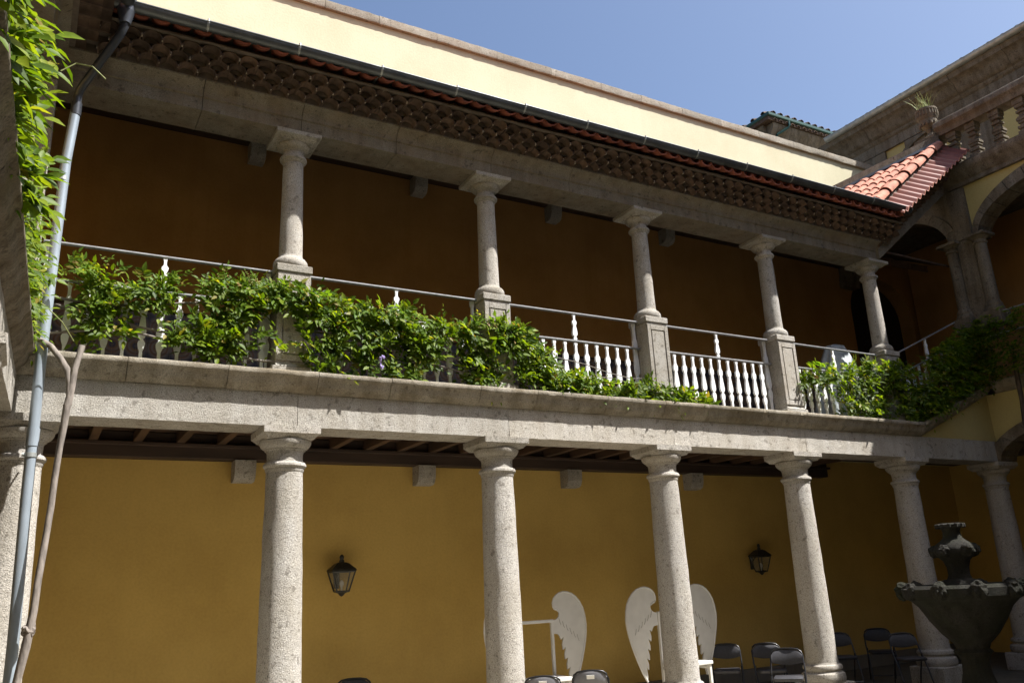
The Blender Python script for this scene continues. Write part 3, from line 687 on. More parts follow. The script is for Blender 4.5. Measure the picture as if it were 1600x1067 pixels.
# ------------------------------------------------------------------ right wing arcade
t = thing('arcade_wing', 'shaded right wing with stone arches on coupled columns and yellow spandrels', 'building')
def arch_band(cy, a, b_, a2, b2, z0, x0, x1, n=12, name='voussoir', mat=G_OLD, t0=0, t1=math.pi, par=None):
    for i in range(n):
        p0 = t0 + (t1 - t0) * i / n + .004; p1 = t0 + (t1 - t0) * (i + 1) / n - .004
        V = [(x, cy + rr[0] * math.cos(p_), z0 + rr[1] * math.sin(p_)) for x in (x0, x1) for p_ in (p0, (p0 + p1) / 2, p1) for rr in ((a, b_), (a2, b2))]
        MB().add(V, [(0, 1, 3, 2), (2, 3, 5, 4), (6, 8, 9, 7), (8, 10, 11, 9), (0, 2, 8, 6), (2, 4, 10, 8), (1, 7, 9, 3), (3, 9, 11, 5), (0, 6, 7, 1), (4, 5, 11, 10)]).build(name, mat, par)
def spandrel(y0, y1, cy, a2, b2, z0, ztop, x0, x1, par, mat=P_YEL, n=24):
    ys = [y0 + (y1 - y0) * i / n for i in range(n + 1)]; V = []; F = []
    for y in ys:
        u = (y - cy) / a2; zb = z0 + (b2 * math.sqrt(max(0, 1 - u * u)) if abs(u) < 1 else 0)
        V += [(x0, y, zb), (x0, y, ztop), (x1, y, zb), (x1, y, ztop)]
    for i in range(n):
        q = 4 * i; F += [(q, q + 4, q + 5, q + 1), (q + 2, q + 3, q + 7, q + 6), (q, q + 2, q + 6, q + 4)]
    F += [(0, 1, 3, 2), (4 * n, 4 * n + 2, 4 * n + 3, 4 * n + 1)]
    MB().add(V, F).build('spandrel', mat, par)
ZS = 7.66
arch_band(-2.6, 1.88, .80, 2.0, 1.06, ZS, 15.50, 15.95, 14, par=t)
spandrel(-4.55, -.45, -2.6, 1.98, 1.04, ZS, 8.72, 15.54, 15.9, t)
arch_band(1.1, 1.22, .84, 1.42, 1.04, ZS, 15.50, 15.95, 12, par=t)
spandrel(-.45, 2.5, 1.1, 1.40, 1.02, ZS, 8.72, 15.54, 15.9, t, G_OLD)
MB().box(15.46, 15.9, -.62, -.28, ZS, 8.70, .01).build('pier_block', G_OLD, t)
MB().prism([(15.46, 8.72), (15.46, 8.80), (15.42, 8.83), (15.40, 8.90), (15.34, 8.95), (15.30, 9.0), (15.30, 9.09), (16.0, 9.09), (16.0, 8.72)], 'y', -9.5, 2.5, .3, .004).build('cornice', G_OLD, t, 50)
MB().box(16.02, 19.0, -9.5, 2.49, 8.85, 9.05).build('terrace_slab', G_OLD, t)
MB().box(18.0, 18.2, -9.5, 2.45, 4.0, 8.83).build('rear_wall', P_UP, t)
for k, y in enumerate((-4.6, -8.6)):
    MB().box(15.5, 15.9, y - .3, y + .3, 4.9, 8.72, .01).build('pier_block', G_OLD, t)
arch_band(-6.6, 1.88, .80, 2.0, 1.06, ZS, 15.50, 15.95, 14, par=t)
spandrel(-8.5, -4.7, -6.6, 1.98, 1.04, ZS, 8.72, 15.54, 15.9, t)
# wall under the wing gallery and lower arch
LZ = 3.40
arch_band(-2.3, 2.0, .62, 2.22, .84, LZ, 15.40, 15.9, 12, par=t)
spandrel(-4.6, -.06, -2.3, 2.2, .82, LZ, 4.62, 15.5, 15.85, t)
spandrel(-9.0, -4.6, -6.8, 2.1, .82, LZ, 4.62, 15.5, 15.85, t)
MB().box(15.42, 15.88, -.22, .22, 3.40, 3.755, .01).build('springer', G_OLD, t)
MB().box(15.9, 18.2, -9.5, 2.4, 4.55, 4.8).build('wing_floor', G_OLD, t)
# coupled columns on the wing pier
t = thing('coupled_columns', 'pair of shaded half columns joined by a stone pier on the right wing', 'columns', (0, 0, 0))
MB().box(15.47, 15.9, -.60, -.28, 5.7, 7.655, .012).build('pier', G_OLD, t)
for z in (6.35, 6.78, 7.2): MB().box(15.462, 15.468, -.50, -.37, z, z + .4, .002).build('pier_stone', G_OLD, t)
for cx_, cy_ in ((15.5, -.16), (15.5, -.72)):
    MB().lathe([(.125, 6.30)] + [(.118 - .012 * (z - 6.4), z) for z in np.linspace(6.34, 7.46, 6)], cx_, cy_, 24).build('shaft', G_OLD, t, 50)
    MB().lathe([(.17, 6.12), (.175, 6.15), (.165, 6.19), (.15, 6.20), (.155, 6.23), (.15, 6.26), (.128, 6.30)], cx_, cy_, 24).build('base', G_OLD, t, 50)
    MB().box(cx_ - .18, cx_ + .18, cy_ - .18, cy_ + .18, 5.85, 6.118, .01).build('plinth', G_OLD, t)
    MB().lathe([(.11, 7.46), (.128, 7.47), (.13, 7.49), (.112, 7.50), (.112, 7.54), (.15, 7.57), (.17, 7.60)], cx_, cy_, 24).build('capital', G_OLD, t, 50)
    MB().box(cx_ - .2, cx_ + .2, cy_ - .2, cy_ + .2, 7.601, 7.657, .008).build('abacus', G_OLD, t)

# terrace balustrade
t = thing('terrace_balustrade', 'heavy weathered stone balustrade of the upper terrace', 'balustrade')
for i, (y0, y1) in enumerate([(-.42, -1.75), (-1.75, -3.3), (-3.3, -4.9), (-4.9, -6.6)]):
    MB().prism([(15.34, 9.93), (15.32, 9.97), (15.27, 10.02), (15.27, 10.10), (15.31, 10.16), (15.69, 10.16), (15.73, 10.10), (15.73, 10.02), (15.66, 9.93), (15.66, 9.86), (15.34, 9.86)], 'y', y0 - .002, y1 + .002, .1, .005, i).build('rail_stone', G_OLD, t, 40)
MB().box(15.36, 15.64, -6.6, -.42, 9.092, 9.15, .01).build('plinth', G_OLD, t)
def block_bal():
    b = MB()
    for hw, z0, z1 in ((.105, 0, .07), (.075, .07, .11), (.10, .11, .17), (.06, .17, .22), (.085, .22, .27), (.10, .27, .33), (.085, .33, .36), (.055, .36, .43), (.085, .43, .48), (.055, .48, .53), (.09, .53, .60), (.105, .60, .71)):
        b.box(-hw, hw, -hw, hw, z0 + .001, z1 - .001, .008)
    return b
bb = block_bal().mesh('stone_baluster', G_OLD)
for i, y in enumerate([-.66, -1.05, -1.52, -1.99, -2.46, -2.93, -3.4, -3.87, -4.34, -4.8, -5.3, -5.8]):
    link('stone_baluster', bb, t, mw=Matrix.Translation((15.5, y, 9.151)) @ Matrix.Rotation(R(0), 4, 'Z'))
MB().box(15.30, 15.70, -.40, .0, 9.092, 9.86, .012).box(15.27, 15.73, -.43, .03, 9.862, 9.95, .012).build('pedestal', G_OLD, t)
MB().box(15.22, 15.29, -.34, -.05, 9.3, 9.42, .01).build('bracket', G_OLD, t)
t = thing('stone_urn', 'carved stone urn on the terrace corner sprouting thin grass', 'urn', (15.5, -.22, 9.952))
MB().lathe([(.13, 0), (.135, .04), (.10, .07), (.06, .11), (.05, .16), (.065, .19), (.06, .21), (.10, .25), (.15, .30), (.17, .36), (.165, .42), (.18, .44), (.20, .50), (.205, .56), (.20, .60), (.215, .62), (.21, .66), (.17, .66), (.16, .6)], n=28).build('bowl', G_OLD, t, 35)
for i in range(22):
    a = 2 * math.pi * i / 22; MB().box(.205 * math.cos(a) - .012, .205 * math.cos(a) + .012, .205 * math.sin(a) - .012, .205 * math.sin(a) + .012, .50, .61, .004).build('carved_rib', G_OLD, t)
for i in range(14):
    a = 2 * math.pi * i / 14; MB().box(.165 * math.cos(a) - .02, .165 * math.cos(a) + .02, .165 * math.sin(a) - .02, .165 * math.sin(a) + .02, .29, .36, .008).build('carved_lobe', G_OLD, t)
b = MB()
for i in range(60):
    a = random.uniform(0, 6.28); L = random.uniform(.18, .55); sp = random.uniform(.2, .9); bx, by = random.uniform(-.12, .12), random.uniform(-.12, .12)
    pts = [(bx + math.cos(a) * sp * L * s_ * s_ * .9 - .25 * L * s_, by + math.sin(a) * sp * L * s_ * s_ * .9, .6 + L * (s_ - .35 * s_ * s_ * sp)) for s_ in (0, .33, .66, 1)]
    b.tube(pts, [.005, .004, .003, .001], 3)
b.build('grass_tuft', GRASS, t, kind='stuff')

# ------------------------------------------------------------------ main house behind the terrace
t = thing('main_house', 'tall house behind the terrace with weathered stone cornice and yellow plaster', 'building')
MB().box(19.0, 27, -12, 4.6, 4, 12.5).build('wall', P_YEL, t)
MB().box(18.93, 18.998, 3.05, 4.65, 9.1, 12.15, .01).build('corner_pilaster', G_OLD, t)
MB().box(18.93, 18.998, .3, 1.1, 9.1, 12.15, .01).box(18.93, 18.998, 1.9, 2.48, 9.1, 12.15, .01).build('window_frame', G_OLD, t)
MB().box(18.96, 18.997, 1.102, 1.898, 11.6, 12.15, .01).build('window_head', G_OLD, t)
b = MB(); V = []; F = []; k = 14
for i in range(k + 1):
    a = math.pi * i / k
    V += [(x, 1.45 + rr * 1.15 * math.cos(a), 11.72 + rr * .42 * math.sin(a)) for x in (18.86, 18.928) for rr in (.85, 1.0)]
for i in range(k): q = 4 * i; F += [(q, q + 4, q + 5, q + 1), (q + 2, q + 3, q + 7, q + 6), (q, q + 2, q + 6, q + 4), (q + 1, q + 5, q + 7, q + 3)]
b.add(V, F + [(0, 1, 3, 2), (4 * k, 4 * k + 2, 4 * k + 3, 4 * k + 1)]).build('window_hood', G_OLD, t, 40)
MB().box(19.02, 19.1, 1.1, 1.9, 9.1, 11.6).build('window_pane', DOORM, t)
ch = [(19.0, 12.16), (18.92, 12.16), (18.92, 12.42), (18.86, 12.46), (18.84, 12.52), (18.78, 12.55), (18.72, 12.62), (18.68, 12.72), (18.60, 12.80), (18.50, 12.84), (18.46, 12.98), (19.0, 12.98)]
ys = [4.7, 3.3, 2.1, .8, -.5, -1.8, -3.1, -4.4, -5.7, -7, -8.3, -9.6, -11, -12]
for i in range(len(ys) - 1):
    MB().prism(ch, 'y', ys[i] - .004, ys[i + 1] + .004, .25, .006, i * 3).build('cornice_stone', G_OLD, t, 40)
g1 = gutter_me(1.6, .105).mesh('gutter_length', ZINCL, 60)
for i in range(10):
    link('gutter_length', g1, t, mw=Matrix.Translation((18.42, 4.35 - i * 1.6, 13.06)) @ Matrix.Rotation(R(-90), 4, 'Z'))
MB().add([(18.56, 4.5, 13.03), (18.56, -12, 13.03), (26, -12, 15.6), (26, 4.5, 15.6), (18.56, 4.5, 12.99), (18.56, -12, 12.99), (26, -12, 15.54), (26, 4.5, 15.54)], [(0, 1, 2, 3), (7, 6, 5, 4), (0, 4, 5, 1), (1, 5, 6, 2), (2, 6, 7, 3), (3, 7, 4, 0)]).build('roof', CLAYO, t)
rl = barrel(.095, .085, .5, drop=.17).mesh('roof_tile', CLAYO, 45)
for i in range(48):
    link('roof_tile', rl, t, mw=Matrix.Translation((18.36, 4.3 - i * .33, 13.03)) @ Matrix.Rotation(R(-90), 4, 'Z'))
# far house with green gutter
t = thing('far_house', 'distant house corner with dark green gutter and brown stone frieze', 'building')
MB().box(22.5, 34, 9.5, 20, 5, 16.7, .02).build('wall', P_CREAM, t)
x = 22.34
while x < 33:
    MB().prism([(9.49, 15.7), (9.42, 15.7), (9.40, 15.9), (9.36, 16.3), (9.3, 16.5), (9.18, 16.66), (9.16, 16.8), (9.49, 16.8)], 'x', x, x + .93).build('frieze_stone', G_OLD, t, 40); x += .94
MB().prism([(22.49, 15.7), (22.42, 15.7), (22.40, 15.9), (22.36, 16.3), (22.3, 16.5), (22.18, 16.66), (22.16, 16.8), (22.49, 16.8)], 'y', 9.49, 20).build('side_frieze', G_OLD, t, 40)
MB().box(22.05, 34, 9.03, 9.14, 16.95, 17.1, .03).box(22.0, 22.11, 9.03, 20, 16.95, 17.1, .03).build('gutter', GREEN, t)
MB().tube([(23.05, 9.06, 16.95), (23.05, 9.06, 16.78), (23.02, 9.08, 16.7), (22.62, 9.30, 16.42), (22.58, 9.34, 16.3), (22.58, 9.36, 15)], .045, 12).build('downpipe', GREEN, t, 50)
MB().add([(22.05, 9.1, 17.08), (34, 9.1, 17.08), (34, 15, 18.9), (27.9, 15, 18.9), (22.05, 20, 17.08), (22.05, 9.1, 16.82), (34, 9.1, 16.82), (34, 20, 16.82), (22.05, 20, 16.82)], [(0, 1, 2, 3), (0, 3, 4), (5, 6, 7, 8), (0, 5, 6, 1), (0, 4, 8, 5)]).build('roof', CLAYO, t)
for i in range(26):
    link('roof_tile', rl, t, mw=Matrix.Translation((22.3 + i * .36, 9.02, 17.08)))
for i in range(8):
    link('roof_tile', rl, t, mw=Matrix.Translation((22.0, 9.3 + i * .5, 17.10)) @ Matrix.Rotation(R(-90), 4, 'Z'))
fe = barrel(.09, .08, .3).mesh('eave_tile', CLAYO, 45)
for i in range(30): link('eave_tile', fe, t, mw=Matrix.Translation((22.35 + i * .3, 9.05, 16.82)))


for ch_ in t.children:
    ch_.matrix_basis = Matrix.Translation((-.15, 0, .42)) @ ch_.matrix_basis
# ------------------------------------------------------------------ left wing
t = thing('left_wing', 'shaded stone edge of the left wing overhead at the picture border', 'building')
ys = [-.4, -1.7, -3.1, -4.4, -5.8, -7.2, -8.6, -10]
sh = Matrix(((1, .034, 0, .17), (0, 1, 0, 0), (0, 0, 1, 0), (0, 0, 0, 1)))
for i in range(len(ys) - 1):
    o = MB().prism([(-.39 - u, z) for u, z in cornprof()], 'y', ys[i] - .002, ys[i + 1] + .002, .3, .004, i * 9).build('cornice_block', G_OLD, t, 60)  # darker stone than the front cornice, standing in for shade here
    o.data.transform(sh)
    o = MB().prism([(-.53, 3.395), (-.13, 3.395), (-.13, 3.757), (-.53, 3.757)], 'y', ys[i] + (.1 if i == 0 else 0) - .002, ys[i + 1] + .002, .1, .004, i * 5).build('beam_block', G_BEAM, t)
    o.data.transform(sh)
MB().box(-3.2, -.35, -10, -.3, 3.78, 3.97).build('upper_floor', WOODX, t)
MB().box(-3.5, -3.2, -14, 3.5, GZ, 11.3).build('rear_wall', P_LOW, t)  # raised high, out of view, to block sky light
MB().box(-.45, -.25, -10, -.4, 3.98, 5.1).build('balustrade_wall', G_UP, t)

# unseen wing added behind the camera to block sky light
t = thing('sky_blocking_wing', 'plastered wing added out of view to block sky light into the courtyard', 'building')
MB().box(-4, 24, -17, -12.5, GZ, 11.2).build('wall', P_YEL, t)
MB().add([(-4.4, -12.2, 11.15), (24.4, -12.2, 11.15), (24.4, -15, 12.2), (-4.4, -15, 12.2), (24.4, -17.5, 11.15), (-4.4, -17.5, 11.15)], [(0, 1, 2, 3), (3, 2, 4, 5), (0, 3, 5), (1, 4, 2), (0, 5, 4, 1)]).build('roof', CLAY, t)
for i in range(8): MB().box(-1.5 + i * 3, -.3 + i * 3, -12.49, -12.4, 5.2, 7.2, .01).build('shutter', DOORM, t)

# ------------------------------------------------------------------ wall lanterns
def lantern():
    t = thing('wall_lantern', '', 'lantern', group='iron lanterns on the ochre wall')
    fr = MB(); top, bot, zt, zb = .155, .085, 1.955, 1.70
    def ring(h, z, r=.009): fr.tube([(-h, -h, z), (h, -h, z)], r, 4).tube([(h, -h, z), (h, h, z)], r, 4).tube([(h, h, z), (-h, h, z)], r, 4).tube([(-h, h, z), (-h, -h, z)], r, 4)
    ring(top, zt, .012); ring(bot, zb, .012)
    for sx in (-1, 1):
        for sy in (-1, 1): fr.tube([(sx * bot, sy * bot, zb), (sx * top, sy * top, zt)], .011, 5)
    fr.build('frame', LANT, t)
    b = MB(); V = [(sx * h, sy * h, z) for h, z in ((.175, 1.962), (.165, 1.985), (.085, 2.06), (.05, 2.075)) for sx, sy in ((-1, -1), (1, -1), (1, 1), (-1, 1))]
    F = [(3, 2, 1, 0), (12, 13, 14, 15)] + [(4 * k + i, 4 * k + (i + 1) % 4, 4 * k + 4 + (i + 1) % 4, 4 * k + 4 + i) for k in range(3) for i in range(4)]
    b.add(V, F).build('roof', LANT, t)
    MB().lathe([(.035, 2.076), (.038, 2.10), (.025, 2.11), (.03, 2.13), (.032, 2.15), (.02, 2.17), (.005, 2.18)], n=14).build('finial', LANT, t, 50)
    MB().lathe([(.005, 1.635), (.03, 1.65), (.05, 1.675), (.088, 1.688)], n=14).build('base_cup', LANT, t, 50)
    g = MB()
    q = lambda s_: [(s_[0][0], s_[0][1]), (s_[1][0], s_[1][1])]
    for (a, b2) in (((-1, -1), (1, -1)), ((1, -1), (1, 1)), ((1, 1), (-1, 1)), ((-1, 1), (-1, -1))):
        k1, k2 = bot - .002, top - .002
        MB().add([(a[0] * k1, a[1] * k1, zb + .01), (b2[0] * k1, b2[1] * k1, zb + .01), (b2[0] * k2, b2[1] * k2, zt - .01), (a[0] * k2, a[1] * k2, zt - .01)], [(0, 1, 2, 3)]).build('glass_pane', GL, t)
    MB().lathe([(.012, 1.70), (.014, 1.75), (.03, 1.79), (.03, 1.815), (.015, 1.84), (.003, 1.845)], n=14).build('bulb', PAPER, t, 60)
    MB().tube([(0, .1, 1.97), (0, .2, 1.93), (0, .3, 1.85)], .012, 6).box(-.04, .04, .30, .32, 1.74, 1.95, .005).build('bracket', LANT, t)
    return t
l0 = lantern(); l0.scale = (1, .7, 1); place(l0, (4.0, 2.27, 0), 0, 'black iron lantern on the ochre wall between the two left full columns')
l1 = copy_tree(l0); place(l1, (11.76, 2.27, 0), 0, 'small black iron lantern on the darker wall right of the winged chairs')

# ------------------------------------------------------------------ folding chairs
def folding_chair():
    t = thing('folding_chair', '', 'chair', group='black folding chairs')
    for s_ in (-1, 1):
        MB().tube([(s_ * .20, .20, 0), (s_ * .205, .12, .25), (s_ * .21, -.0, .52)], .011, 8).build('leg', BLKM, t, 60)
    b = MB(); L = [(-.225, -.23, 0), (-.222, -.10, .3), (-.218, .06, .56), (-.21, .13, .72), (-.19, .145, .77), (-.15, .155, .80), (-.08, .16, .812), (0, .16, .815)]
    b.tube(L + [(-x, y, z) for x, y, z in reversed(L[:-1])], .012, 8).build('frame', BLKM, t, 60)
    MB().tube([(-.20, .19, .06), (.20, .19, .06)], .008, 6).tube([(-.22, -.2, .1), (.22, -.2, .1)], .008, 6).build('stretcher', BLKM, t)
    V = []; F = []; n = 12
    for i in range(n + 1):
        u = -1 + 2 * i / n; x = .205 * u; bow = .035 * (1 - u * u)
        top = .805 - .075 * abs(u) ** 4; bot = .635 - .03 * math.cos(u * math.pi / 2) + .0 * u
        for y, z in ((0, bot), (-.012, bot + .02), (-.012, top - .02), (0, top), (.014, top - .02), (.014, bot + .02)): V.append((x, .135 + bow + y - (.8 - z) * .28, z))
    for i in range(n):
        for k in range(6): j = (k + 1) % 6; F.append((6 * i + k, 6 * i + j, 6 * i + 6 + j, 6 * i + 6 + k))
    F += [(0, 1, 2, 3, 4, 5)[::-1], tuple(6 * n + k for k in range(6))]
    MB().add(V, F).build('backrest', BLACK, t, 60)
    b = MB(); V = []; F = []
    o_ = [(math.cos(a) * .2 * (1 if abs(math.cos(a)) < .7 else 1), math.sin(a) * .2) for a in [2 * math.pi * i / 24 for i in range(24)]]
    o_ = [(max(-.19, min(.19, x * 1.25)), max(-.19, min(.19, y * 1.25)) - .03) for x, y in o_]
    for sc, z in ((.94, .43), (1, .445), (1, .465), (.92, .478)): V += [(x * sc, y * sc, z) for x, y in o_]
    for k in range(3):
        for i in range(24): j = (i + 1) % 24; F.append((24 * k + i, 24 * k + j, 24 * k + 24 + j, 24 * k + 24 + i))
    b.add(V, F + [tuple(range(24))[::-1], tuple(72 + i for i in range(24))]).build('seat', BLACK, t, 50)
    return t
CH = [(9.644, 1.136, -8, 'black folding chair next to the right edge of the white wing'), (9.99, .66, 6, 'rearmost of two overlapping black folding chairs left of the column base'),
      (9.45, -.25, -12, 'black folding chair in front with a sunlit right edge and seat'), (12.0, 1.04, 5, 'black folding chair just right of the sunlit column base'),
      (13.1, 1.117, -4, 'tallest looking black folding chair in the shade by the far column'), (12.3, .05, 10, 'black folding chair overlapping another near the far column')]
f0 = folding_chair()
for i, (x, y, a, l) in enumerate(CH):
    a = a - 38; c = f0 if i == 0 else copy_tree(f0); place(c, (x + .15 * math.sin(R(a)), y - .15 * math.cos(R(a)), GZ), R(a), l)
def label_chair(x, y, a, l):
    c = copy_tree(f0); place(c, (x + .16 * math.sin(R(a)), y - .16 * math.cos(R(a)), GZ), R(a), l); c['group'] = 'black folding chairs'
    for ch_ in c.children:
        if ch_.name.startswith('backrest'): ch_.data = ch_.data.copy(); ch_.data.materials[0] = VINYL_GLARE  # backrests recoloured as sunlit black vinyl
    MB().box(-.045, .045, -.002, .002, -.022, .022).build('paper_label', PAPER, c).matrix_basis = Matrix.Translation((0, .185, .745)) @ Matrix.Rotation(R(-15), 4, 'X')
    return c
label_chair(5.50, -.315, 150, 'folding chair with a white paper label right beside the left white throne column')
label_chair(6.18, -.278, 147, 'folding chair with a white paper label in front of the left throne wing')
c = copy_tree(f0); place(c, (3.88, 1.42, GZ), R(-20), 'dark folding chair top barely showing at the bottom edge left of centre')

# ------------------------------------------------------------------ winged thrones
WK = [(435, 375), (400, 365), (372, 345), (362, 315), (366, 288), (385, 272), (412, 262), (425, 240), (427, 205), (415, 165), (390, 135), (355, 112), (310, 100), (262, 105), (215, 122), (172, 155), (132, 205), (102, 265), (84, 340), (76, 430), (82, 510), (95, 590), (120, 690), (150, 790), (180, 880), (215, 970), (262, 1062),
      (270, 1000), (264, 915), (288, 945), (290, 890), (272, 825), (305, 850), (306, 800), (292, 735), (322, 752), (325, 705), (308, 635), (340, 660), (345, 610), (330, 540), (355, 562), (368, 530), (385, 508), (435, 500)]
def wing_pts(sgn, sc=1.0, cx=250, cz=520):
    return [(sgn * ((435 - (cx + (x - cx) * sc)) * .00165 + .29), 1.70 - ((cz + (y - cz) * sc) - 100) * .00134) for x, y in WK]
def throne(x, y, rz, l, sx=1.0):
    t = thing('winged_chair', l, 'chair', (x, y, GZ), rz, 'white thrones with angel wings'); t.scale = (sx, 1, 1)
    for s_ in (-1, 1):
        o = MB().flat(wing_pts(s_), -.012, .012).build('wing', WHITEP, t)
        b = MB(); P_ = [(px0, pz0) for px0, pz0 in wing_pts(s_)[4:27]]
        b.tube([(px0, -.012, pz0) for px0, pz0 in P_], .014, 6).build('wing_rim', WHITEP, o)
        b = MB()
        for k in range(6):
            fx = s_ * (.40 + k * .062); fz = 1.36 - k * .045
            b.tube([(fx, -.013, fz), (fx + s_ * .012, -.014, fz - .05), (fx + s_ * .03, -.013, fz - .085)], .004, 4)
        b.build('feather_line', simple_grey, o)
        MB().box(s_ * .27 - .022, s_ * .27 + .022, -.03, .014, .0, 1.33, .004).build('back_post', WHITEP, t)
        MB().box(s_ * .27 - .022, s_ * .27 + .022, -.42, -.38, .0, .60, .004).build('leg', WHITEP, t)
        MB().box(s_ * .27 - .02, s_ * .27 + .02, -.38, -.032, .54, .58, .004).build('side_rail', WHITEP, t)
    MB().box(-.292, .292, -.035, .01, 1.31, 1.35, .004).build('back_rail', WHITEP, t)
    MB().box(-.31, .31, -.44, -.036, .60, .645, .006).build('seat', WHITEP, t)
    return t
simple_grey = simple('grey_line', (.3, .28, .25), .6, var=.1)
throne(6.36, 1.2, R(-3), 'white winged chair left, framed between two granite columns', .88)
throne(8.72, 1.2, R(2), 'white winged chair right, half hidden behind a granite column')

# ------------------------------------------------------------------ fountain
t = thing('stone_fountain', 'dark mossy baroque stone fountain in the shade at lower right', 'fountain', (11.12, -1.88, 0))
FZ = 1.40
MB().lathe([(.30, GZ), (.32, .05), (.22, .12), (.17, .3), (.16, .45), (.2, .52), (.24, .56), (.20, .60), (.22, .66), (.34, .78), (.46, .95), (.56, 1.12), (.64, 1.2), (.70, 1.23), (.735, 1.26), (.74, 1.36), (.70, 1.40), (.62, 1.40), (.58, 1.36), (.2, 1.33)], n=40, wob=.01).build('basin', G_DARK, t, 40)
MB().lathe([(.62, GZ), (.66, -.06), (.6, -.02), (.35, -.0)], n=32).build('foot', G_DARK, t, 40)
b = []
for i in range(10):
    a = 2 * math.pi * (i + .35) / 10; m_ = Matrix.Translation((.72 * math.cos(a), .72 * math.sin(a), 1.33))
    me = bmesh.new(); bmesh.ops.create_icosphere(me, subdivisions=3, radius=.1)
    for v in me.verts:
        v.co.z *= 1.15; v.co += v.co.normalized() * (noise.noise(v.co * 22 + Vector((i, 0, 0))) * .03 + noise.noise(v.co * 50) * .01)
        v.co = m_ @ v.co
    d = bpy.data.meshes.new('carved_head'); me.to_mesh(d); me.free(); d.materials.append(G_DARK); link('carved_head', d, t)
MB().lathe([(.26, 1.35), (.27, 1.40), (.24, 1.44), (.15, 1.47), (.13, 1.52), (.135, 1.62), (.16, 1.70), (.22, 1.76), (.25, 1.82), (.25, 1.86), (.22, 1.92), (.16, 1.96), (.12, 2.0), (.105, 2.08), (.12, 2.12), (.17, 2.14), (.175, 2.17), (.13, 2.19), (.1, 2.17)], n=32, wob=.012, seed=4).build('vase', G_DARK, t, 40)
for i in range(5):
    a = 2 * math.pi * (i + .5) / 5
    me = bmesh.new(); bmesh.ops.create_icosphere(me, subdivisions=3, radius=.085)
    for v in me.verts:
        v.co += v.co.normalized() * (noise.noise(v.co * 26 + Vector((i, 5, 0))) * .03); v.co += Vector((.24 * math.cos(a), .24 * math.sin(a), 1.83))
    d = bpy.data.meshes.new('mask'); me.to_mesh(d); me.free(); d.materials.append(G_DARK); link('mask', d, t)
b = MB()
for i in range(12):
    a = 2 * math.pi * i / 12; b.box(.165 * math.cos(a) - .022, .165 * math.cos(a) + .022, .165 * math.sin(a) - .022, .165 * math.sin(a) + .022, 2.125, 2.185, .01)
b.build('vase_rim', G_DARK, t)

# ------------------------------------------------------------------ grey cover on the gallery
t = thing('covered_parasol', 'pale grey canvas cover behind the corner balustrade', 'cover', (12.75, .75, 3.975))
V = []; F = []; n = 48
for k, (r_, z, am) in enumerate([(.62, 0, .07), (.58, .4, .06), (.50, .8, .045), (.40, 1.15, .03), (.28, 1.42, .015), (.2, 1.58, .005), (.05, 1.62, 0)]):
    for i in range(n):
        a = 2 * math.pi * i / n; rr = r_ + am * math.sin(a * 9 + .4 * math.sin(k)) + am * .5 * math.sin(a * 5 + 1)
        V.append((rr * math.cos(a), rr * .7 * math.sin(a), z))
for k in range(6):
    for i in range(n): j = (i + 1) % n; F.append((k * n + i, k * n + j, k * n + n + j, k * n + n + i))
F.append(tuple(6 * n + i for i in range(n)))
MB().add(V, F).build('canvas', FAB, t, 70)

# ------------------------------------------------------------------ vines
def leaf_arrays():
    # leaflet template: base at origin, along +y, length 1, folded along midrib
    T = np.array([(0, 0, 0), (-.235, .27, .05), (0, .29, -.02), (.235, .27, .05), (-.2, .58, .045), (0, .61, -.03), (.2, .58, .045), (0, 1.0, -.09)])
    Fq = [(0, 2, 1), (0, 3, 2), (1, 2, 5, 4), (2, 3, 6, 5), (4, 5, 7), (5, 6, 7)]
    return T, Fq
LT, LF = leaf_arrays()
def leaflets(anchor, direction, normal, L, pairs, size):
    """positions/orientations for the leaflets of one pinnate leaf -> list of (origin, dir, normal, size)"""
    out = []; d = Vector(direction).normalized(); nrm = Vector(normal); nrm = (nrm - d * nrm.dot(d)).normalized(); s_ = d.cross(nrm)
    p = Vector(anchor); droop = random.uniform(.1, .5)
    for k in range(pairs + 1):
        f = (k + .6) / (pairs + .6); q = p + d * L * f - Vector((0, 0, 1)) * droop * L * f * f
        if k == pairs: out.append((q, (d + Vector((0, 0, -droop))).normalized(), nrm, size * 1.1)); break
        for sg in (-1, 1):
            dd = (d * .45 + s_ * sg + nrm * random.uniform(-.35, .25) + Vector((0, 0, -.2 * random.random()))).normalized()
            nn = (nrm + Vector((random.uniform(-.45, .45), random.uniform(-.45, .45), random.uniform(-.2, .3)))).normalized()
            out.append((q, dd, nn, size * random.uniform(.75, 1.15) * (.8 + .4 * math.sin(math.pi * f))))
    return out
def leafmatrix(q, d, nn, s_):
    d = d.normalized(); x = d.cross(nn)
    if x.length < .01: x = d.cross(Vector((1, 0, .1)))
    x.normalize(); z = x.cross(d); m_ = Matrix((x * s_, d * s_, z * s_)).transposed().to_4x4(); m_.translation = q; return m_
def foliage_object(name, Ls, mat, parent):
    n = len(Ls); V = np.empty((n, 8, 3))
    for i, (q, d, nn, s_) in enumerate(Ls):
        m_ = np.array(leafmatrix(q, d, nn, s_)); V[i] = LT @ m_[:3, :3].T + m_[:3, 3]
    me = bpy.data.meshes.new(name); F = [tuple(k + 8 * i for k in f) for i in range(n) for f in LF]
    me.from_pydata(V.reshape(-1, 3).tolist(), [], F); me.materials.append(mat); me.polygons.foreach_set('use_smooth', [True] * len(me.polygons)); me.update()
    o = link(name, me, parent, 'stuff'); return o
leaf_me = bpy.data.meshes.new('leaf'); leaf_me.from_pydata(LT.tolist(), [], LF); leaf_me.materials.append(LEAF); leaf_me.polygons.foreach_set('use_smooth', [True] * len(LF))

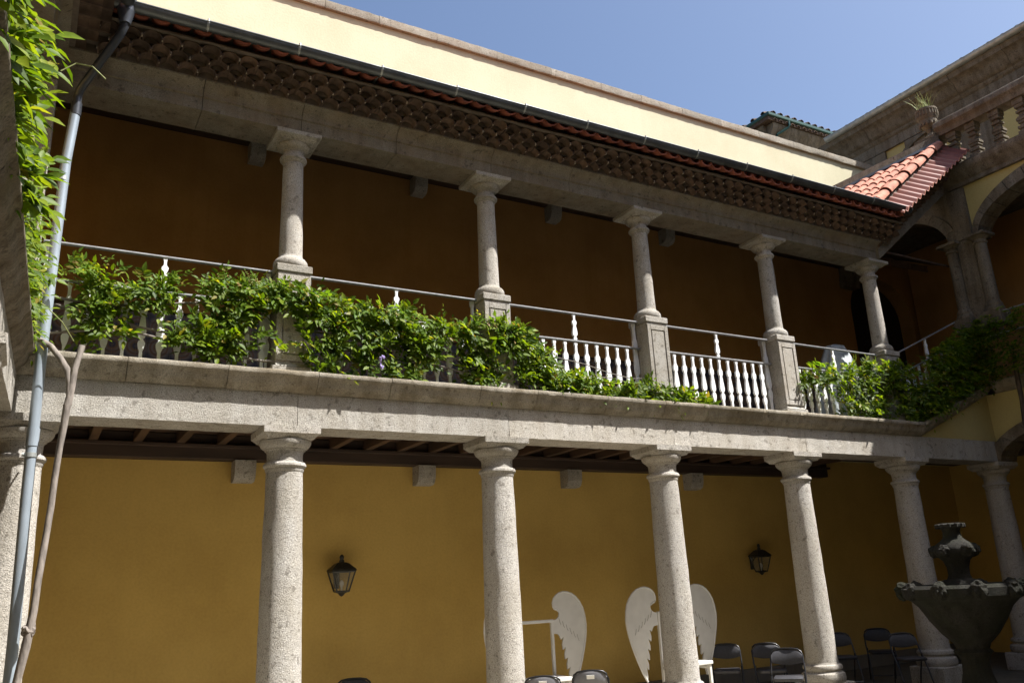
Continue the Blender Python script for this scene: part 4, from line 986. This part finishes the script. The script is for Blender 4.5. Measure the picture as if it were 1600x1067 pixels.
def interp(x, tab):
    for (a, b_), (c, d) in zip(tab, tab[1:]):
        if a <= x <= c: return b_ + (d - b_) * (x - a) / (c - a)
    return tab[0][1] if x < tab[0][0] else tab[-1][1]
TOP = [(.05, 5.0), (.31, 4.95), (.54, 4.92), (.78, 4.82), (1.0, 4.86), (1.3, 4.95), (1.5, 5.0), (1.76, 4.94), (2.16, 4.93), (2.5, 4.98), (2.88, 4.95), (3.33, 4.87), (3.97, 4.87), (4.47, 4.84), (5.0, 4.9), (5.37, 4.87), (5.75, 4.72), (5.84, 4.55), (6.02, 4.33), (6.5, 4.28), (6.92, 4.20), (7.35, 4.18), (7.47, 4.32), (7.8, 4.22), (8.26, 4.15), (8.72, 4.02)]
BOT = [(.05, 4.25), (.35, 4.3), (.55, 4.1), (.83, 4.2), (1.1, 4.3), (1.5, 4.18), (1.87, 4.12), (2.3, 4.35), (2.68, 4.08), (3.3, 4.02), (9, 3.99)]
def holes(x, z):
    return noise.noise(Vector((x * 2.3, 3.1, z * 2.9))) + .5 * noise.noise(Vector((x * 6, 9, z * 6)))
vine = []; young = []
def rail_leaf(x, z, y, lean=(0, -1, .35), sz=.077, store=None):
    d = Vector((random.uniform(-.9, .9), random.uniform(-.6, .15), random.uniform(-.5, .95)))
    nrm = Vector((.2 + random.uniform(-.6, .6), -.62 + random.uniform(-.4, .4), .62))
    (store if store is not None else vine).extend([l for l in leaflets((x, y, z), d, nrm, random.uniform(.12, .2), random.choice((2, 3, 3, 4)), sz * random.choice((.6, .8, .95, 1.1, 1.3))) if l[0].y > -.36 or (l[0].y > -.46 and random.random() < .1)])
cnt = 0
while cnt < 2100:
    x = random.uniform(.05, 8.72); zt, zb = interp(x, TOP), interp(x, BOT)
    if zt <= zb: continue
    if random.random() > (zt - zb) / .95 : continue
    z = random.uniform(zb, zt); f = (z - zb) / (zt - zb)
    hv = holes(x, z)
    thr = .0 if x > 2.6 else .1
    if z > zt - .32: thr -= .28
    if x > 5.7: thr = -.6
    if hv < thr: continue
    # pedestals stay partly clear
    if 2.42 < x < 2.86 and z < 4.55 and random.random() < .8: continue
    if 5.05 < x < 5.45 and z < 4.55 and random.random() < .7: continue
    y = -.05 - random.random() * .25
    if 2.35 < x < 2.9 or 5 < x < 5.5: y = min(y, -.24)
    cnt += 1
    rail_leaf(x, z - .03, y, store=young if (f > .8 and random.random() < .3) else vine)
for x0, n in ((1.95, 25), (3.85, 30), (2.3, 14), (5.15, 16), (.62, 16)):       # reddish young shoots standing above
    for _ in range(n): rail_leaf(x0 + random.gauss(0, .12), interp(x0, TOP) + random.uniform(-.12, .04), random.uniform(-.35, -.1), store=young, sz=.045)
# left wing mass above the slab edge, coming towards the camera
for _ in range(560):
    y = -.45 - (random.random() ** .9) * 6.2; e = .17 + .034 * y
    z = random.uniform(4.0, 4.75) if random.random() < .75 else random.uniform(3.97, 4.3)
    x = e - .14 + random.gauss(0, .075) + (.03 if z < 4.5 else -.03)
    d = Vector((random.uniform(.1, 1), random.uniform(-.7, .7), random.uniform(-.5, .5)))
    vine.extend(leaflets((x, y, z), d, (.2 + random.uniform(-.5, .5), random.uniform(-.95, -.1), .6), random.uniform(.10, .17), random.choice((2, 2, 3)), (.068 if y > -3.4 else .098) * random.uniform(.75, 1.3)))
# near the camera separate leaves of the same vine show largest: real parts
campos = Vector((0.252, -8.988, 1.658))
t = thing('wisteria_vine', 'sunlit climbing vine covering the left balustrades, with a bare forked trunk at lower left', 'vine')
TP = [(.29, GZ), (.30, .6), (.303, 1.09), (.343, 1.37), (.375, 1.66), (.383, 1.9), (.403, 2.195), (.42, 2.5), (.425, 2.744), (.438, 3.03), (.455, 3.25), (.462, 3.42)]
pts = [(x, -.60 + .02 * math.sin(z * 3), z) for x, z in TP]
MB().tube(pts, [.04, .037, .034, .036, .031, .029, .028, .028, .028, .028, .03, .033], 12, .2).build('trunk', TRUNK, t, 70)
bmk = bmesh.new(); bmesh.ops.create_icosphere(bmk, subdivisions=3, radius=.055)
for v in bmk.verts: v.co += v.co.normalized() * noise.noise(v.co * 30) * .03; v.co += Vector((.36, -.6, 1.50))
d_ = bpy.data.meshes.new('knot'); bmk.to_mesh(d_); bmk.free(); d_.materials.append(TRUNK); link('knot', d_, t)
MB().tube([(.462, -.6, 3.40), (.475, -.6, 3.50), (.468, -.59, 3.62), (.44, -.58, 3.74), (.37, -.56, 3.86), (.28, -.52, 3.98), (.17, -.48, 4.05), (.05, -.4, 4.08)], [.034, .031, .03, .03, .028, .027, .025, .02], 10, .1).build('branch', TRUNK, t, 70)
MB().tube([(.472, -.6, 3.42), (.488, -.6, 3.60), (.495, -.6, 3.76), (.52, -.59, 3.90), (.535, -.58, 3.99)], [.03, .03, .028, .027, .029], 10, .1).build('branch', TRUNK, t, 70)
for s0 in (0, 1, 2):
    pts = [(.2 + i * .42, -.14 - .05 * math.sin(i * 1.3 + s0), 4.2 + .22 * s0 + .09 * math.sin(i * .9 + s0 * 2)) for i in range(19 if s0 < 2 else 13)]
    MB().tube(pts, [.014 - .0005 * i for i in range(len(pts))], 6, .15).build('branch', TRUNK, t, 70)
MB().tube([(.0 + .034, -1.0, 4.1), (.0, -3.0, 4.3), (-.08, -5.0, 4.3), (-.12, -6.4, 4.35)], .014, 6).build('branch', TRUNK, t, 70)
MB().tube([(.08, -.75, 4.35), (.2, -.78, 4.28), (.35, -.75, 4.15), (.46, -.68, 4.0)], .005, 5).build('tendril', TWIG, t)
MB().tube([(.18, -5.0, 4.1), (.24, -5.0, 4.16), (.31, -5.02, 4.15), (.37, -5.05, 4.08)], .0035, 5).build('tendril', TWIG, t)
vine.sort(key=lambda L: (L[0] - campos).length / max(L[3], .01))
big, rest = vine[:290], vine[290:]
for q, d, nn, s_ in big: link('leaf', leaf_me, t, mw=leafmatrix(q, d, nn, s_))
foliage_object('foliage', rest, LEAF, t); foliage_object('young_shoots', young, LEAFY, t)
# blossom
b = MB(); 
for i in range(26):
    a = random.uniform(0, 6.28); zz = random.random(); r_ = .03 * (1 - zz * .7)
    b.box(3.55 + r_ * math.cos(a) - .009, 3.55 + r_ * math.cos(a) + .009, -.42 + r_ * math.sin(a) - .009, -.42 + r_ * math.sin(a) + .009, 4.20 - zz * .14, 4.218 - zz * .14, .004)
b.build('blossom', LILAC, t)

# right corner vine: lit clump at the corner and the shaded mass over stair and wing
t = thing('wisteria_vine', 'vine at the right corner, sunlit by the balustrade and dark over the stair', 'vine')
v2 = []; y2 = []
TOP2 = [(10.62, 4.62), (10.9, 4.86), (11.3, 4.74), (11.8, 4.88), (12.5, 5.0), (13.0, 5.05), (13.4, 4.85)]
BOT2 = [(10.62, 4.45), (11.2, 4.45), (11.6, 4.1), (12.0, 4.0), (13.4, 3.99)]
cnt = 0
while cnt < 520:
    x = random.uniform(10.62, 13.4); zt, zb = interp(x, TOP2), interp(x, BOT2)
    if x < 11.7 and random.random() < .55: continue
    z = random.uniform(zb, zt)
    if holes(x + 7, z) < (-.15 if x < 12 else -.45): continue
    y = random.uniform(-.32, -.06)
    if x > 12.7: y = min(y, -.25)
    cnt += 1; rail_leaf(x, z, y, store=y2 if (z > zt - .15 and random.random() < .35) else v2)
for _ in range(1100):
    x = random.uniform(13.3, 15.6); zb = 4.02 + .4 * (x - 13.3); zt = zb + .98 + .12 * math.sin(x * 4)
    if x > 15: zt = zb + 1.15
    z = random.uniform(zb, zt)
    if x < 14.0 and z > zb + .55 and random.random() < .75: continue
    d = Vector((random.uniform(-.9, .3), random.uniform(-.8, .1), random.uniform(-.5, .3)))
    v2.extend(leaflets((x, random.uniform(-.46, -.12), z), d, (random.uniform(-.4, .4), -.5, .8), random.uniform(.14, .22), random.choice((3, 4)), .068 * random.uniform(.8, 1.2)))
for _ in range(1000):
    y = random.uniform(-4.2, -.4); z = random.uniform(4.86, 6.0 + .08 * math.sin(y * 5))
    d = Vector((random.uniform(-1, -.1), random.uniform(-.7, .7), random.uniform(-.5, .3)))
    v2.extend(leaflets((random.uniform(15.05, 15.35), y, z), d, (-.5, random.uniform(-.4, .4), .8), random.uniform(.14, .22), random.choice((3, 4)), .068 * random.uniform(.8, 1.2)))
MB().tube([(15.25, -.95, GZ), (15.22, -.95, 1.8), (15.2, -1.0, 3.0), (15.28, -1.0, 3.4), (15.22, -1.03, 3.75), (15.18, -.99, 3.95), (15.24, -.97, 4.1), (15.2, -1.0, 4.35), (15.25, -.98, 4.7), (15.3, -.98, 5.2)], [.055, .05, .045, .05, .045, .055, .05, .04, .04, .03], 10, .25).build('trunk', TRUNKD, t, 70)
pts = [(10.8 + i * .4, -.2 - .04 * math.sin(i), 4.5 + .1 * math.sin(i * 1.1)) for i in range(7)] + [(13.5 + i * .4, -.3, 4.6 + i * .18) for i in range(5)]
MB().tube(pts, .013, 6, .15).build('branch', TRUNK, t, 70)
v2.sort(key=lambda L: (L[0] - campos).length / max(L[3], .01))
for q, d, nn, s_ in v2[:220]: link('leaf', leaf_me, t, mw=leafmatrix(q, d, nn, s_))
foliage_object('foliage', v2[220:], LEAF, t); foliage_object('young_shoots', y2, LEAFY, t)
